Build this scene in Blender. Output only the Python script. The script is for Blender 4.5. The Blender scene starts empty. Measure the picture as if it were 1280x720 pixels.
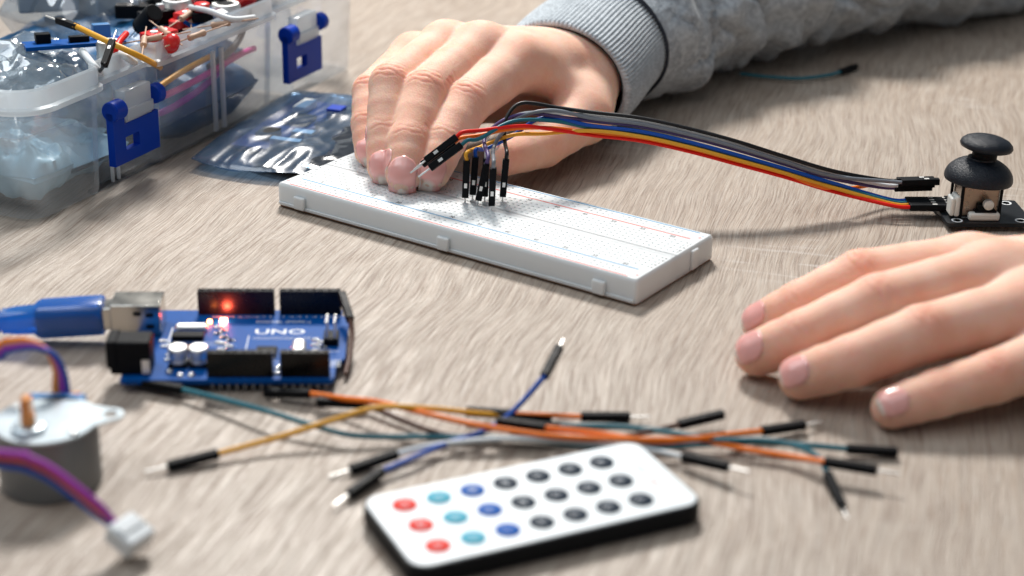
import bpy, math, random
import numpy as np
from mathutils import Vector, Matrix, noise
random.seed(7)
PI = math.pi
S = 0.001                      # everything below is written in millimetres
SC = bpy.context.scene
COL = SC.collection

# ------------------------------------------------------------------ camera
CF, CP, CH, CR = 2233.98938, 0.40250507, 248.483766, 0.0189774
_fw = np.array([0, math.cos(CP), -math.sin(CP)]); _up = np.array([0, math.sin(CP), math.cos(CP)]); _r = np.array([1., 0, 0])
_r2 = _r*math.cos(CR) + _up*math.sin(CR); _u2 = -_r*math.sin(CR) + _up*math.cos(CR)
cam_d = bpy.data.cameras.new('camera'); cam = bpy.data.objects.new('camera', cam_d); COL.objects.link(cam)
cam.matrix_world = Matrix(((_r2[0], _u2[0], -_fw[0], 0), (_r2[1], _u2[1], -_fw[1], 0), (_r2[2], _u2[2], -_fw[2], CH*S), (0, 0, 0, 1)))
cam_d.sensor_width = 36; cam_d.lens = CF/1280*36; cam_d.clip_start = .02; cam_d.clip_end = 50
cam_d.dof.use_dof = True; cam_d.dof.focus_distance = .697; cam_d.dof.aperture_fstop = 8.2; cam_d.dof.aperture_blades = 0
SC.camera = cam

# ------------------------------------------------------------------ light
W = bpy.data.worlds.new("World"); SC.world = W; W.use_nodes = True
W.node_tree.nodes['Background'].inputs[0].default_value = (.82, .91, 1.0, 1)
W.node_tree.nodes['Background'].inputs[1].default_value = .165
def area(name, loc, target, size, power, color=(1, 1, 1), sy=None):
    d = bpy.data.lights.new(name, 'AREA'); d.energy = power; d.color = color; d.size = size
    if sy: d.shape = 'RECTANGLE'; d.size_y = sy
    o = bpy.data.objects.new(name, d); COL.objects.link(o); o.location = loc
    o.rotation_euler = (Vector(target)-Vector(loc)).to_track_quat('-Z', 'Y').to_euler(); return o
area('key_window', (-.10, 1.56, 1.02), (0, .65, 0), .26, 25, (1, .96, .91))
area('soft_fill', (-.75, .75, 1.25), (.05, .75, 0), (.8), 7.6, (.88, .95, 1))  # added broad fill from upper left, brightens sleeve and left side
area('ceiling_bounce', (-.3, -.1, 1.9), (0, .6, 0), 1.3, 7.8, (.95, .97, 1))
vs = SC.view_settings; vs.view_transform = 'Standard'; vs.look = 'None'; vs.exposure = 0.0; vs.gamma = 1
SC.cycles.use_denoising = True; SC.cycles.max_bounces = 10; SC.cycles.transparent_max_bounces = 24
SC.cycles.caustics_reflective = False; SC.cycles.caustics_refractive = False

# ------------------------------------------------------------------ helpers
def at(x, y, z=0., Y=None):
    """world point (mm) that the photograph's pixel x, y shows at height z (or at depth Y)"""
    d = _fw*CF + _r2*(x-640) - _u2*(y-360); t = (z-CH)/d[2] if Y is None else Y/d[1]
    p = d*t + np.array([0, 0, CH]); return Vector((p[0], p[1], p[2]))

class MB:
    def __init__(s): s.v = []; s.f = []; s.mi = []; s.cur = 0
    def add(s, vs, fs):
        n = len(s.v); s.v += [tuple(v) for v in vs]
        for f in fs: s.f.append(tuple(i+n for i in f)); s.mi.append(s.cur)
        return s
    def box(s, c, d, M=None):
        x, y, z = [q/2 for q in d]; c = Vector(c)
        P = [Vector((i*x, j*y, k*z)) for k in (-1, 1) for j in (-1, 1) for i in (-1, 1)]
        P = [(M @ (c+p)) if M else c+p for p in P]
        return s.add(P, [(0, 2, 3, 1), (4, 5, 7, 6), (0, 1, 5, 4), (2, 6, 7, 3), (0, 4, 6, 2), (1, 3, 7, 5)])
    def lathe(s, prof, c=(0, 0, 0), n=32, M=None, sx=1, sy=1):
        vs = []; fs = []; c = Vector(c); m = len(prof)
        for (r, z) in prof:
            for k in range(n):
                a = 2*PI*k/n; p = Vector((r*math.cos(a)*sx, r*math.sin(a)*sy, z)) + c; vs.append(M @ p if M else p)
        for i in range(m-1):
            for k in range(n):
                k2 = (k+1) % n; fs.append((i*n+k, i*n+k2, (i+1)*n+k2, (i+1)*n+k))
        fs.append(tuple(reversed(range(n)))); fs.append(tuple((m-1)*n+k for k in range(n)))
        return s.add(vs, fs)
    def tube(s, pts, r, n=8, cap=True):
        pts = [Vector(p) for p in pts]; m = len(pts); rs = r if isinstance(r, (list, tuple)) else [r]*m
        vs = []; fs = []; prev = None
        for i, p in enumerate(pts):
            t = (pts[min(i+1, m-1)]-pts[max(i-1, 0)]).normalized()
            if prev is None:
                prev = t.orthogonal().normalized()
            else:
                prev = (prev - t*prev.dot(t)).normalized()
            b = t.cross(prev)
            for k in range(n):
                a = 2*PI*(k+.5)/n; vs.append(p + (prev*math.cos(a)+b*math.sin(a))*rs[i])
        for i in range(m-1):
            for k in range(n):
                k2 = (k+1) % n; fs.append((i*n+k, i*n+k2, (i+1)*n+k2, (i+1)*n+k))
        if cap: fs.append(tuple(reversed(range(n)))); fs.append(tuple((m-1)*n+k for k in range(n)))
        return s.add(vs, fs)
    def prism(s, poly, z0, z1, M=None, hole=None):
        n = len(poly)
        vs = [Vector((x, y, z)) for z in (z0, z1) for x, y in poly]
        if M: vs = [M @ v for v in vs]
        fs = [(i, (i+1) % n, n+(i+1) % n, n+i) for i in range(n)]
        return s.add(vs, fs + [tuple(reversed(range(n))), tuple(range(n, 2*n))])
    def build(s, name, mat, parent=None, smooth=None, bevel=0, seg=2, origin=None, ):
        me = bpy.data.meshes.new(name)
        pl = (Vector((0, 0, 0)) if parent is None else parent['_w']) if origin is None else origin
        if parent is not None: o_abs = parent['_w']
        vs = [(Vector(v))*S for v in s.v]
        me.from_pydata(vs, [], s.f)
        mats = mat if isinstance(mat, (list, tuple)) else [mat]
        for m in mats: me.materials.append(m)
        if len(mats) > 1: me.polygons.foreach_set('material_index', s.mi)
        if smooth:
            me.polygons.foreach_set('use_smooth', [True]*len(me.polygons)); me.set_sharp_from_angle(angle=math.radians(smooth))
        me.update()
        o = bpy.data.objects.new(name, me); COL.objects.link(o)
        if parent is not None: o.parent = parent
        if bevel:
            b = o.modifiers.new('bevel', 'BEVEL'); b.width = bevel*S; b.segments = seg; b.limit_method = 'ANGLE'; b.angle_limit = math.radians(35)
            if not smooth: me.polygons.foreach_set('use_smooth', [True]*len(me.polygons)); me.set_sharp_from_angle(angle=math.radians(50))
        return o
class _E(dict): pass
def thing(name, label, cat, loc=(0, 0, 0), rz=0, group=None):
    o = bpy.data.objects.new(name, None); COL.objects.link(o); o.empty_display_size = .01
    o.location = Vector(loc)*S; o.rotation_euler = (0, 0, rz); o['label'] = label; o['category'] = cat
    o['_w'] = [0., 0., 0.]
    if group: o['group'] = group
    return o
_build0 = MB.build
def build(s, name, mat, parent=None, **k):
    if parent is not None and '_w' not in parent: parent['_w'] = [0., 0., 0.]
    return _build0(s, name, mat, parent, **k)
MB.build = build
def world_part(mb, name, mat, root, **k):
    """a part whose vertices were written in world millimetres, under a root that stands elsewhere"""
    inv = (Matrix.Translation(root.location/S) @ Matrix.Rotation(root.rotation_euler.z, 4, 'Z')).inverted()
    mb.v = [tuple(inv @ Vector(v)) for v in mb.v]
    return mb.build(name, mat, root, **k)
def wp_under(mb, name, mat, part, root, **k):
    inv = (Matrix.Translation(root.location/S) @ Matrix.Rotation(root.rotation_euler.z, 4, 'Z')).inverted()
    mb.v = [tuple(inv @ Vector(v)) for v in mb.v]
    return mb.build(name, mat, part, **k)
def copy_part(o, parent, M=None, label=None):
    c = o.copy(); COL.objects.link(c); c.parent = parent
    if M is not None: c.matrix_local = M
    return c
def T(x, y, z): return Matrix.Translation(Vector((x, y, z))*S)
def spline(P, n=10):
    P = [Vector(p) for p in P]; Q = [2*P[0]-P[1]]+P+[2*P[-1]-P[-2]]; out = []
    for i in range(1, len(Q)-2):
        a, b, c, d = Q[i-1:i+3]
        for k in range(n):
            t = k/n; out.append(.5*((2*b)+(c-a)*t+(2*a-5*b+4*c-d)*t*t+(3*b-a-3*c+d)*t**3))
    out.append(P[-1]); return out
def frame(a, b, up=Vector((0, 0, 1))):
    """4x4 with +X from a to b, origin a"""
    a = Vector(a); x = (Vector(b)-a).normalized(); y = up.cross(x)
    y = y.normalized() if y.length > 1e-4 else Vector((0, 1, 0)); z = x.cross(y)
    return Matrix(((x[0], y[0], z[0], a[0]), (x[1], y[1], z[1], a[1]), (x[2], y[2], z[2], a[2]), (0, 0, 0, 1)))
def rrect(w, h, r, n=6, cx=0, cy=0):
    out = []
    for (sx, sy, a0) in ((1, -1, -PI/2), (1, 1, 0), (-1, 1, PI/2), (-1, -1, PI)):
        for k in range(n+1):
            a = a0+PI/2*k/n; out.append((cx+sx*(w/2-r)+r*math.cos(a), cy+sy*(h/2-r)+r*math.sin(a)))
    return out
GLYPH = {}
def glyphs(strings):
    """flat lettering, made once while the scene is still empty"""
    for txt, shear in strings:
        c = bpy.data.curves.new('t', 'FONT'); c.body = txt; c.size = 1; c.align_x = 'CENTER'; c.align_y = 'CENTER'; c.extrude = .008; c.resolution_u = 2; c.shear = shear; c.offset = .012
        o = bpy.data.objects.new('t', c); COL.objects.link(o); dg = bpy.context.evaluated_depsgraph_get(); ev = o.evaluated_get(dg); me = ev.to_mesh()
        GLYPH[txt] = ([Vector(v.co) for v in me.vertices], [tuple(p.vertices) for p in me.polygons])
        ev.to_mesh_clear(); bpy.data.objects.remove(o); bpy.data.curves.remove(c)
glyphs([(str(i), 0) for i in range(0, 61)]+[(k, 0) for k in list('abcdefghij+-')+['GND', '+5V', 'VRx', 'VRy', 'SW', 'UNO', 'DIGITAL (PWM~)', 'POWER', 'ANALOG IN', 'AREF', '~11', '~10', '~9', '~6', '~5', '~3', 'TX', 'RX', 'CH-', 'CH', 'CH+', '|<<', '>>|', '>||', 'EQ', '100+', '200+']]+[('Car', .3), ('mp3', .3)])
def text_mesh(txt, size, M, ext=.02, sx=1, shear=0):
    V, F = GLYPH[txt]
    return [M @ Vector((v[0]*size*sx, v[1]*size, v[2]*size)) for v in V], F

# ------------------------------------------------------------------ materials
def mat(name, col, rough=.5, metal=0, spec=.5, sss=0, emit=None, coat=0, trans=0, bump=None, var=0, varscale=300):
    m = bpy.data.materials.new(name); m.use_nodes = True; nt = m.node_tree; b = nt.nodes['Principled BSDF']
    b.inputs['Base Color'].default_value = (*col, 1); b.inputs['Roughness'].default_value = rough
    b.inputs['Metallic'].default_value = metal; b.inputs['Specular IOR Level'].default_value = spec
    b.inputs['Coat Weight'].default_value = coat; b.inputs['Transmission Weight'].default_value = trans
    if sss: b.inputs['Subsurface Weight'].default_value = sss[0]; b.inputs['Subsurface Radius'].default_value = sss[1]; b.inputs['Subsurface Scale'].default_value = sss[2]
    if emit: b.inputs['Emission Color'].default_value = (*emit[0], 1); b.inputs['Emission Strength'].default_value = emit[1]
    tc = nt.nodes.new('ShaderNodeTexCoord')
    if var:
        nz = nt.nodes.new('ShaderNodeTexNoise'); nz.inputs['Scale'].default_value = varscale; nz.inputs['Detail'].default_value = 5
        nt.links.new(tc.outputs['Object'], nz.inputs['Vector'])
        mx = nt.nodes.new('ShaderNodeMix'); mx.data_type = 'RGBA'
        mx.inputs[6].default_value = (*[c*(1-var) for c in col], 1); mx.inputs[7].default_value = (*[min(1, c*(1+var)) for c in col], 1)
        nt.links.new(nz.outputs['Fac'], mx.inputs[0]); nt.links.new(mx.outputs[2], b.inputs['Base Color'])
        mr = nt.nodes.new('ShaderNodeMapRange'); mr.inputs[3].default_value = max(0, rough-.1); mr.inputs[4].default_value = min(1, rough+.12)
        nt.links.new(nz.outputs['Fac'], mr.inputs[0]); nt.links.new(mr.outputs[0], b.inputs['Roughness'])
    if bump:
        nz = nt.nodes.new('ShaderNodeTexNoise'); nz.inputs['Scale'].default_value = bump[0]; nz.inputs['Detail'].default_value = 4
        nt.links.new(tc.outputs['Object'], nz.inputs['Vector'])
        bp = nt.nodes.new('ShaderNodeBump'); bp.inputs['Strength'].default_value = bump[1]; bp.inputs['Distance'].default_value = .0004
        nt.links.new(nz.outputs['Fac'], bp.inputs['Height']); nt.links.new(bp.outputs[0], b.inputs['Normal'])
    return m
class NT:
    def __init__(s, m): s.nt = m.node_tree
    def n(s, t, **k):
        o = s.nt.nodes.new(t)
        for a, v in k.items(): setattr(o, a, v)
        return o
    def l(s, a, b): s.nt.links.new(a, b)
    def math(s, op, a, b=None, c=None, clamp=False):
        o = s.n('ShaderNodeMath', operation=op); o.use_clamp = clamp
        for i, x in enumerate((a, b, c)):
            if x is None: continue
            if isinstance(x, (int, float)): o.inputs[i].default_value = x
            else: s.l(x, o.inputs[i])
        return o.outputs[0]
    def mix(s, f, a, b):
        o = s.n('ShaderNodeMix', data_type='RGBA')
        for i, x in ((0, f), (6, a), (7, b)):
            if isinstance(x, (int, float)): o.inputs[i].default_value = x
            elif isinstance(x, tuple): o.inputs[i].default_value = (*x, 1)
            else: s.l(x, o.inputs[i])
        return o.outputs[2]
    def mr(s, v, a, b, c=0., d=1.):
        o = s.n('ShaderNodeMapRange'); s.l(v, o.inputs[0])
        for i, x in enumerate((a, b, c, d)): o.inputs[i+1].default_value = x
        return o.outputs[0]
    def noise(s, vec, scale, detail=3, rough=.5, dist=0):
        o = s.n('ShaderNodeTexNoise'); s.l(vec, o.inputs['Vector']); o.inputs['Scale'].default_value = scale
        o.inputs['Detail'].default_value = detail; o.inputs['Roughness'].default_value = rough; o.inputs['Distortion'].default_value = dist
        return o

def wood():
    m = bpy.data.materials.new('oak_laminate'); m.use_nodes = True; N = NT(m); b = m.node_tree.nodes['Principled BSDF']
    tc = N.n('ShaderNodeTexCoord')
    mp = N.n('ShaderNodeMapping'); mp.inputs['Rotation'].default_value = (0, 0, math.radians(14)); N.l(tc.outputs['Object'], mp.inputs[0])
    def stretched0(v):
        o = N.n('ShaderNodeVectorMath', operation='MULTIPLY'); N.l(v, o.inputs[0]); o.inputs[1].default_value = (.5, 1, 1); return o.outputs[0]
    # slow bending of the grain
    w1 = N.noise(mp.outputs[0], 7.5, 2); sub = N.n('ShaderNodeVectorMath', operation='SUBTRACT'); N.l(w1.outputs['Color'], sub.inputs[0]); sub.inputs[1].default_value = (.5, .5, .5)
    sc1 = N.n('ShaderNodeVectorMath', operation='MULTIPLY'); N.l(sub.outputs[0], sc1.inputs[0]); sc1.inputs[1].default_value = (.026, .02, 0)
    ad = N.n('ShaderNodeVectorMath', operation='ADD'); N.l(mp.outputs[0], ad.inputs[0]); N.l(sc1.outputs[0], ad.inputs[1])
    # small waviness
    w2 = N.noise(stretched0(ad.outputs[0]), 160, 2); sub2 = N.n('ShaderNodeVectorMath', operation='SUBTRACT'); N.l(w2.outputs['Color'], sub2.inputs[0]); sub2.inputs[1].default_value = (.5, .5, .5)
    sc2 = N.n('ShaderNodeVectorMath', operation='MULTIPLY'); N.l(sub2.outputs[0], sc2.inputs[0]); sc2.inputs[1].default_value = (.00025, .0, 0)
    ad2 = N.n('ShaderNodeVectorMath', operation='ADD'); N.l(ad.outputs[0], ad2.inputs[0]); N.l(sc2.outputs[0], ad2.inputs[1])
    def stretched(v, sx, sy):
        o = N.n('ShaderNodeVectorMath', operation='MULTIPLY'); N.l(v, o.inputs[0]); o.inputs[1].default_value = (sx, sy, 1); return o.outputs[0]
    pores = N.noise(stretched(ad2.outputs[0], 1, .035), 1500, 2, .5)          # fine short fibres
    pores2 = N.noise(stretched(ad2.outputs[0], 1, .03), 1100, 3, .6)          # longer pores
    bands = N.noise(stretched(ad.outputs[0], 1, .12), 90, 3, .6)             # growth bands
    broad = N.noise(stretched(ad.outputs[0], 1, .35), 14, 2)
    fleck = N.noise(stretched(ad2.outputs[0], .12, 1), 260, 2)               # medullary flecks across the grain
    fmask = N.mr(N.noise(mp.outputs[0], 11, 1).outputs['Fac'], .6, .72)
    p = N.mr(pores.outputs['Fac'], .40, .6); p2 = N.mr(pores2.outputs['Fac'], .38, .53)
    bd = N.mr(bands.outputs['Fac'], .35, .68); br = N.mr(broad.outputs['Fac'], .3, .7)
    c = N.mix(bd, (.315, .235, .175), (.42, .335, .265))
    c = N.mix(N.math('MULTIPLY', br, .45), c, (.47, .405, .345))
    c = N.mix(N.math('MULTIPLY', N.math('SUBTRACT', 1.0, p2), .55), c, (.15, .10, .075))
    c = N.mix(N.math('MULTIPLY', p, .5), c, (.54, .48, .41))
    wv = N.n('ShaderNodeTexWave', wave_type='BANDS', bands_direction='X'); N.l(stretched(ad.outputs[0], 1, .10), wv.inputs['Vector']); wv.inputs['Scale'].default_value = 40; wv.inputs['Distortion'].default_value = 9; wv.inputs['Detail'].default_value = 3; wv.inputs['Detail Scale'].default_value = 1.2; wv.inputs['Detail Roughness'].default_value = .6
    c = N.mix(N.math('MULTIPLY', N.mr(wv.outputs['Fac'], .55, .95), .20), c, (.20, .14, .105))
    fl = N.math('MULTIPLY', N.mr(fleck.outputs['Fac'], .52, .64), N.math('MULTIPLY', fmask, .5))
    c = N.mix(fl, c, (.58, .54, .5))
    N.l(c, b.inputs['Base Color'])
    h = N.math('ADD', N.math('MULTIPLY', p, .5), N.math('MULTIPLY', p2, .8))
    bp = N.n('ShaderNodeBump'); bp.inputs['Strength'].default_value = .45; bp.inputs['Distance'].default_value = .0003
    N.l(h, bp.inputs['Height']); N.l(bp.outputs[0], b.inputs['Normal'])
    N.l(N.mr(p2, 0, 1, .62, .40), b.inputs['Roughness']); b.inputs['Specular IOR Level'].default_value = .5
    return m
def skin():
    m = bpy.data.materials.new('skin'); m.use_nodes = True; N = NT(m); b = m.node_tree.nodes['Principled BSDF']
    tc = N.n('ShaderNodeTexCoord'); at_ = N.n('ShaderNodeAttribute'); at_.attribute_name = 'red'
    n1 = N.noise(tc.outputs['Object'], 90, 4); n2 = N.noise(tc.outputs['Object'], 700, 3)
    c = N.mix(N.mr(n1.outputs['Fac'], .35, .65), (.89, .575, .445), (.84, .475, .345))
    c = N.mix(N.math('MULTIPLY', N.mr(n2.outputs['Fac'], .4, .7), .25), c, (.88, .62, .47))
    c = N.mix(N.math('MULTIPLY', at_.outputs['Fac'], .6), c, (.78, .27, .18))
    N.l(c, b.inputs['Base Color'])
    vo = N.n('ShaderNodeTexVoronoi'); vo.inputs['Scale'].default_value = 1300; N.l(tc.outputs['Object'], vo.inputs['Vector'])
    h = N.math('ADD', N.math('MULTIPLY', vo.outputs['Distance'], .6), N.math('MULTIPLY', n2.outputs['Fac'], .9))
    bp = N.n('ShaderNodeBump'); bp.inputs['Strength'].default_value = .35; bp.inputs['Distance'].default_value = .0003
    N.l(h, bp.inputs['Height']); N.l(bp.outputs[0], b.inputs['Normal'])
    b.inputs['Roughness'].default_value = .62; b.inputs['Specular IOR Level'].default_value = .28
    b.inputs['Subsurface Weight'].default_value = .75; b.inputs['Subsurface Radius'].default_value = (1, .32, .16); b.inputs['Subsurface Scale'].default_value = .0048
    return m
def nailm():
    m = bpy.data.materials.new('fingernail'); m.use_nodes = True; N = NT(m); b = m.node_tree.nodes['Principled BSDF']
    a = N.n('ShaderNodeAttribute'); a.attribute_name = 'edge'
    c = N.mix(a.outputs['Fac'], (.93, .44, .40), (.90, .76, .68)); N.l(c, b.inputs['Base Color'])
    b.inputs['Roughness'].default_value = .25; b.inputs['Coat Weight'].default_value = .3
    b.inputs['Subsurface Weight'].default_value = .3; b.inputs['Subsurface Radius'].default_value = (1, .4, .3); b.inputs['Subsurface Scale'].default_value = .0015
    return m
def cloth(name, ca, cb, rib=False):
    m = bpy.data.materials.new(name); m.use_nodes = True; N = NT(m); b = m.node_tree.nodes['Principled BSDF']
    tc = N.n('ShaderNodeTexCoord')
    n1 = N.noise(tc.outputs['Object'], 330, 4, .7); n2 = N.noise(tc.outputs['Object'], 60, 3); n3 = N.noise(tc.outputs['Object'], 1500, 2)
    f = N.mr(n1.outputs['Fac'], .40, .62); c = N.mix(f, ca, cb)
    c = N.mix(N.math('MULTIPLY', N.mr(n2.outputs['Fac'], .4, .7), .3), c, cb)
    c = N.mix(N.math('MULTIPLY', N.mr(n3.outputs['Fac'], .5, .7), .35), c, tuple(min(1, x*1.5) for x in cb))
    N.l(c, b.inputs['Base Color']); b.inputs['Roughness'].default_value = .95; b.inputs['Specular IOR Level'].default_value = .15
    b.inputs['Sheen Weight'].default_value = .25
    bp = N.n('ShaderNodeBump'); bp.inputs['Strength'].default_value = .7; bp.inputs['Distance'].default_value = .0006
    N.l(N.math('ADD', n1.outputs['Fac'], n3.outputs['Fac']), bp.inputs['Height']); N.l(bp.outputs[0], b.inputs['Normal'])
    return m
def film(name, tint, haze, gloss=.25, rough=.12, bump=.5, bscale=60, white=(.85, .9, .95)):
    """thin clear plastic: see-through with a milky part and sharp highlights"""
    m = bpy.data.materials.new(name); m.use_nodes = True; N = NT(m); nt = m.node_tree
    nt.nodes.remove(nt.nodes['Principled BSDF']); out = nt.nodes['Material Output']
    tc = N.n('ShaderNodeTexCoord'); nz = N.noise(tc.outputs['Object'], bscale, 3)
    bp = N.n('ShaderNodeBump'); bp.inputs['Strength'].default_value = bump; bp.inputs['Distance'].default_value = .001; N.l(nz.outputs['Fac'], bp.inputs['Height'])
    tr = N.n('ShaderNodeBsdfTransparent'); tr.inputs[0].default_value = (*tint, 1)
    df = N.n('ShaderNodeBsdfDiffuse'); df.inputs[0].default_value = (*white, 1); tl = N.n('ShaderNodeBsdfTranslucent'); tl.inputs[0].default_value = (*white, 1)
    a1 = N.n('ShaderNodeMixShader'); a1.inputs[0].default_value = .62; N.l(df.outputs[0], a1.inputs[1]); N.l(tl.outputs[0], a1.inputs[2])
    a2 = N.n('ShaderNodeMixShader'); a2.inputs[0].default_value = haze; N.l(tr.outputs[0], a2.inputs[1]); N.l(a1.outputs[0], a2.inputs[2])
    gl = N.n('ShaderNodeBsdfGlossy'); gl.inputs['Roughness'].default_value = rough; N.l(bp.outputs[0], gl.inputs['Normal'])
    lw = N.n('ShaderNodeLayerWeight'); lw.inputs[0].default_value = .35; N.l(bp.outputs[0], lw.inputs['Normal'])
    f = N.math('ADD', N.math('MULTIPLY', lw.outputs['Facing'], gloss), gloss*.25, clamp=True)
    a3 = N.n('ShaderNodeMixShader'); N.l(f, a3.inputs[0]); N.l(a2.outputs[0], a3.inputs[1]); N.l(gl.outputs[0], a3.inputs[2])
    N.l(a3.outputs[0], out.inputs[0]); return m

M_wood = wood(); M_skin = skin(); M_nail = nailm()
M_cloth = cloth('grey_fleece', (.27, .305, .345), (.50, .55, .59)); M_rib = cloth('grey_rib_knit', (.38, .42, .455), (.58, .63, .67))
M_seam = mat('dark_seam_thread', (.03, .035, .05), .9, bump=(2000, .5))
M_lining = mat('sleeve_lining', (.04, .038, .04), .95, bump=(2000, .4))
M_abs = mat('white_abs', (.73, .765, .775), .45, sss=(.6, (1, .95, .9), .004), var=.02, bump=(900, .06))
M_hole = mat('contact_metal_dark', (.36, .38, .40), .5, var=.1)
M_foam = mat('brown_adhesive_foam', (.33, .19, .12), .8, bump=(800, .4), var=.2)
M_red = mat('red_print', (.75, .10, .08), .5, var=.05); M_blue = mat('blue_print', (.05, .30, .55), .5, var=.05); M_ink = mat('black_print', (.04, .04, .05), .5, var=.05)
M_blk = mat('black_plastic', (.004, .005, .007), .5, spec=.12, var=.3, bump=(1500, .15))
M_hdr = mat('glossy_black_header', (.003, .003, .004), .27, spec=.3, var=.2, bump=(500, .04))
M_rubber = mat('black_rubberised_cap', (.006, .010, .018), .36, spec=.35, bump=(2600, .8), var=.3)
M_metal = mat('tinned_metal', (.86, .86, .84), .42, metal=1, var=.08)
M_steel = mat('usb_shell_steel', (.55, .54, .50), .2, metal=1, var=.06, varscale=120)
M_pcb = mat('blue_solder_mask', (.0, .08, .34), .45, spec=.12, var=.2, varscale=500)
M_pcbk = mat('black_solder_mask', (.008, .011, .015), .35, spec=.35, var=.3)
M_silk = mat('white_silkscreen', (.85, .88, .9), .6, var=.06)
M_tan = mat('tan_phenolic', (.55, .37, .26), .55, var=.1); M_cream = mat('cream_nylon', (.74, .74, .70), .45, var=.05, sss=(.2, (1, .9, .8), .001))
M_solder = mat('solder', (.8, .82, .84), .22, metal=1, var=.1)
M_wire = {k: mat(k+'_pvc', c, .4, spec=.28, var=.08, bump=(400, .08)) for k, c in dict(red=(.80, .012, .006), orange=(.95, .20, .01), yellow=(.82, .40, .035), teal=(.018, .15, .20),
    blue=(.004, .075, .42), navy=(.01, .025, .22), purple=(.09, .06, .18), grey=(.19, .21, .24), white=(.72, .76, .78), black=(.010, .010, .012), brown=(.10, .045, .03), pink=(.80, .09, .42), violet=(.42, .06, .46)).items()}
M_mot = mat('brushed_motor_can', (.20, .215, .225), .42, metal=.75, var=.12, varscale=60)
M_plate = mat('pale_zinc_plate', (.60, .69, .74), .33, metal=.55, var=.07, varscale=80)
M_brass = mat('brass_shaft', (.70, .33, .14), .3, metal=1, var=.1)
M_bluecap = mat('blue_motor_cap', (.05, .22, .5), .4, var=.06)
M_rwhite = mat('remote_face_white', (.74, .80, .83), .42, var=.02)
M_rblack = mat('remote_black_shell', (.004, .005, .007), .45, spec=.15, var=.2)
M_key = {k: mat('key_'+k, c, .5, spec=.15, var=.06) for k, c in dict(red=(.80, .045, .03), cyan=(.09, .42, .55), blue=(.005, .10, .42), black=(.012, .025, .045)).items()}
M_keytxt = mat('key_white_print', (.42, .47, .52), .5, var=.03)
M_boxp = film('box_polypropylene', (.97, .985, 1), .15, .25, .2, .08, 30, (.88, .95, 1.0))
M_rim = film('box_rim_polypropylene', (.95, .98, 1), .62, .3, .2, .08, 30, (.90, .96, 1.0))
M_latch = mat('blue_latch', (.0, .042, .42), .4, spec=.2, var=.08)
M_film = film('clear_bag_film', (.93, .96, .98), .16, .55, .14, .25, 45, (.8, .92, 1))
M_anti = film('smoky_bag_film', (.46, .62, .80), .34, .26, .22, .3, 60, (.15, .28, .45))
M_usb = film('blue_usb_boot', (.03, .35, .85), .55, .2, .25, .1, 60, (.03, .36, .85))
M_usbin = mat('blue_usb_core', (.02, .16, .42), .3, coat=.4, var=.3, varscale=200)
M_led = mat('lit_red_led', (1, .1, .05), .3, emit=((1, .10, .045), 480)); M_led2 = mat('lit_orange_led', (1, .3, .05), .3, emit=((1, .22, .05), 60))
M_ired = mat('red_plastic', (.72, .02, .02), .3, var=.08); M_grey = mat('grey_plastic', (.25, .29, .33), .5, var=.1); M_white = mat('white_plastic', (.74, .78, .8), .4, var=.04)
M_teal = mat('teal_cloth_bag', (.30, .52, .66), .45, var=.4, varscale=60)
M_dkblue = mat('dark_blue_plastic', (.01, .10, .24), .4, var=.4, varscale=50)

# ------------------------------------------------------------------ tabletop
tb = MB(); tb.box((0, 700, -11), (2600, 2200, 22)); o = tb.build('tabletop', M_wood, bevel=1.5); o['kind'] = 'structure'

# ------------------------------------------------------------------ hands (implicit surface)
def rcone(P, a, b, ra, rb):
    a = np.array(a, float); b = np.array(b, float); ba = b-a; L2 = ba@ba; t = np.clip(((P-a)@ba)/L2, 0, 1)
    t = t.astype(np.float32); q = P-a-t[..., None]*ba.astype(np.float32)
    return np.sqrt((q*q).sum(-1)) - (ra+(rb-ra)*t)
def smin(a, b, k):
    h = np.clip(.5+.5*(b-a)/k, 0, 1); return b+(a-b)*h-k*h*(1-h)
def hand_sdf(P, H):
    P = P.astype(np.float32); fd = None
    for f in H['fingers'].values():
        j = f['j']; r = f['r']; d = None
        for i in range(3):
            m = (np.array(j[i])+np.array(j[i+1]))/2; rm = (r[i]+r[i+1])/2+(.1 if i else .15)
            c = smin(rcone(P, j[i], m, r[i], rm), rcone(P, m, j[i+1], rm, r[i+1]), .6)
            d = c if d is None else smin(d, c, 1.6)
        for (c0, r0) in f.get('pads', []): d = smin(d, np.sqrt(((P-np.array(c0, np.float32))**2).sum(-1))-r0, 4.)
        fd = d if fd is None else smin(fd, d, .9)
    pd = None
    for a, b, ra, rb in H['palm']:
        c = rcone(P, a, b, ra, rb); pd = c if pd is None else smin(pd, c, H.get('kp', 9.))
    return smin(fd, pd, 6.)
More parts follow.
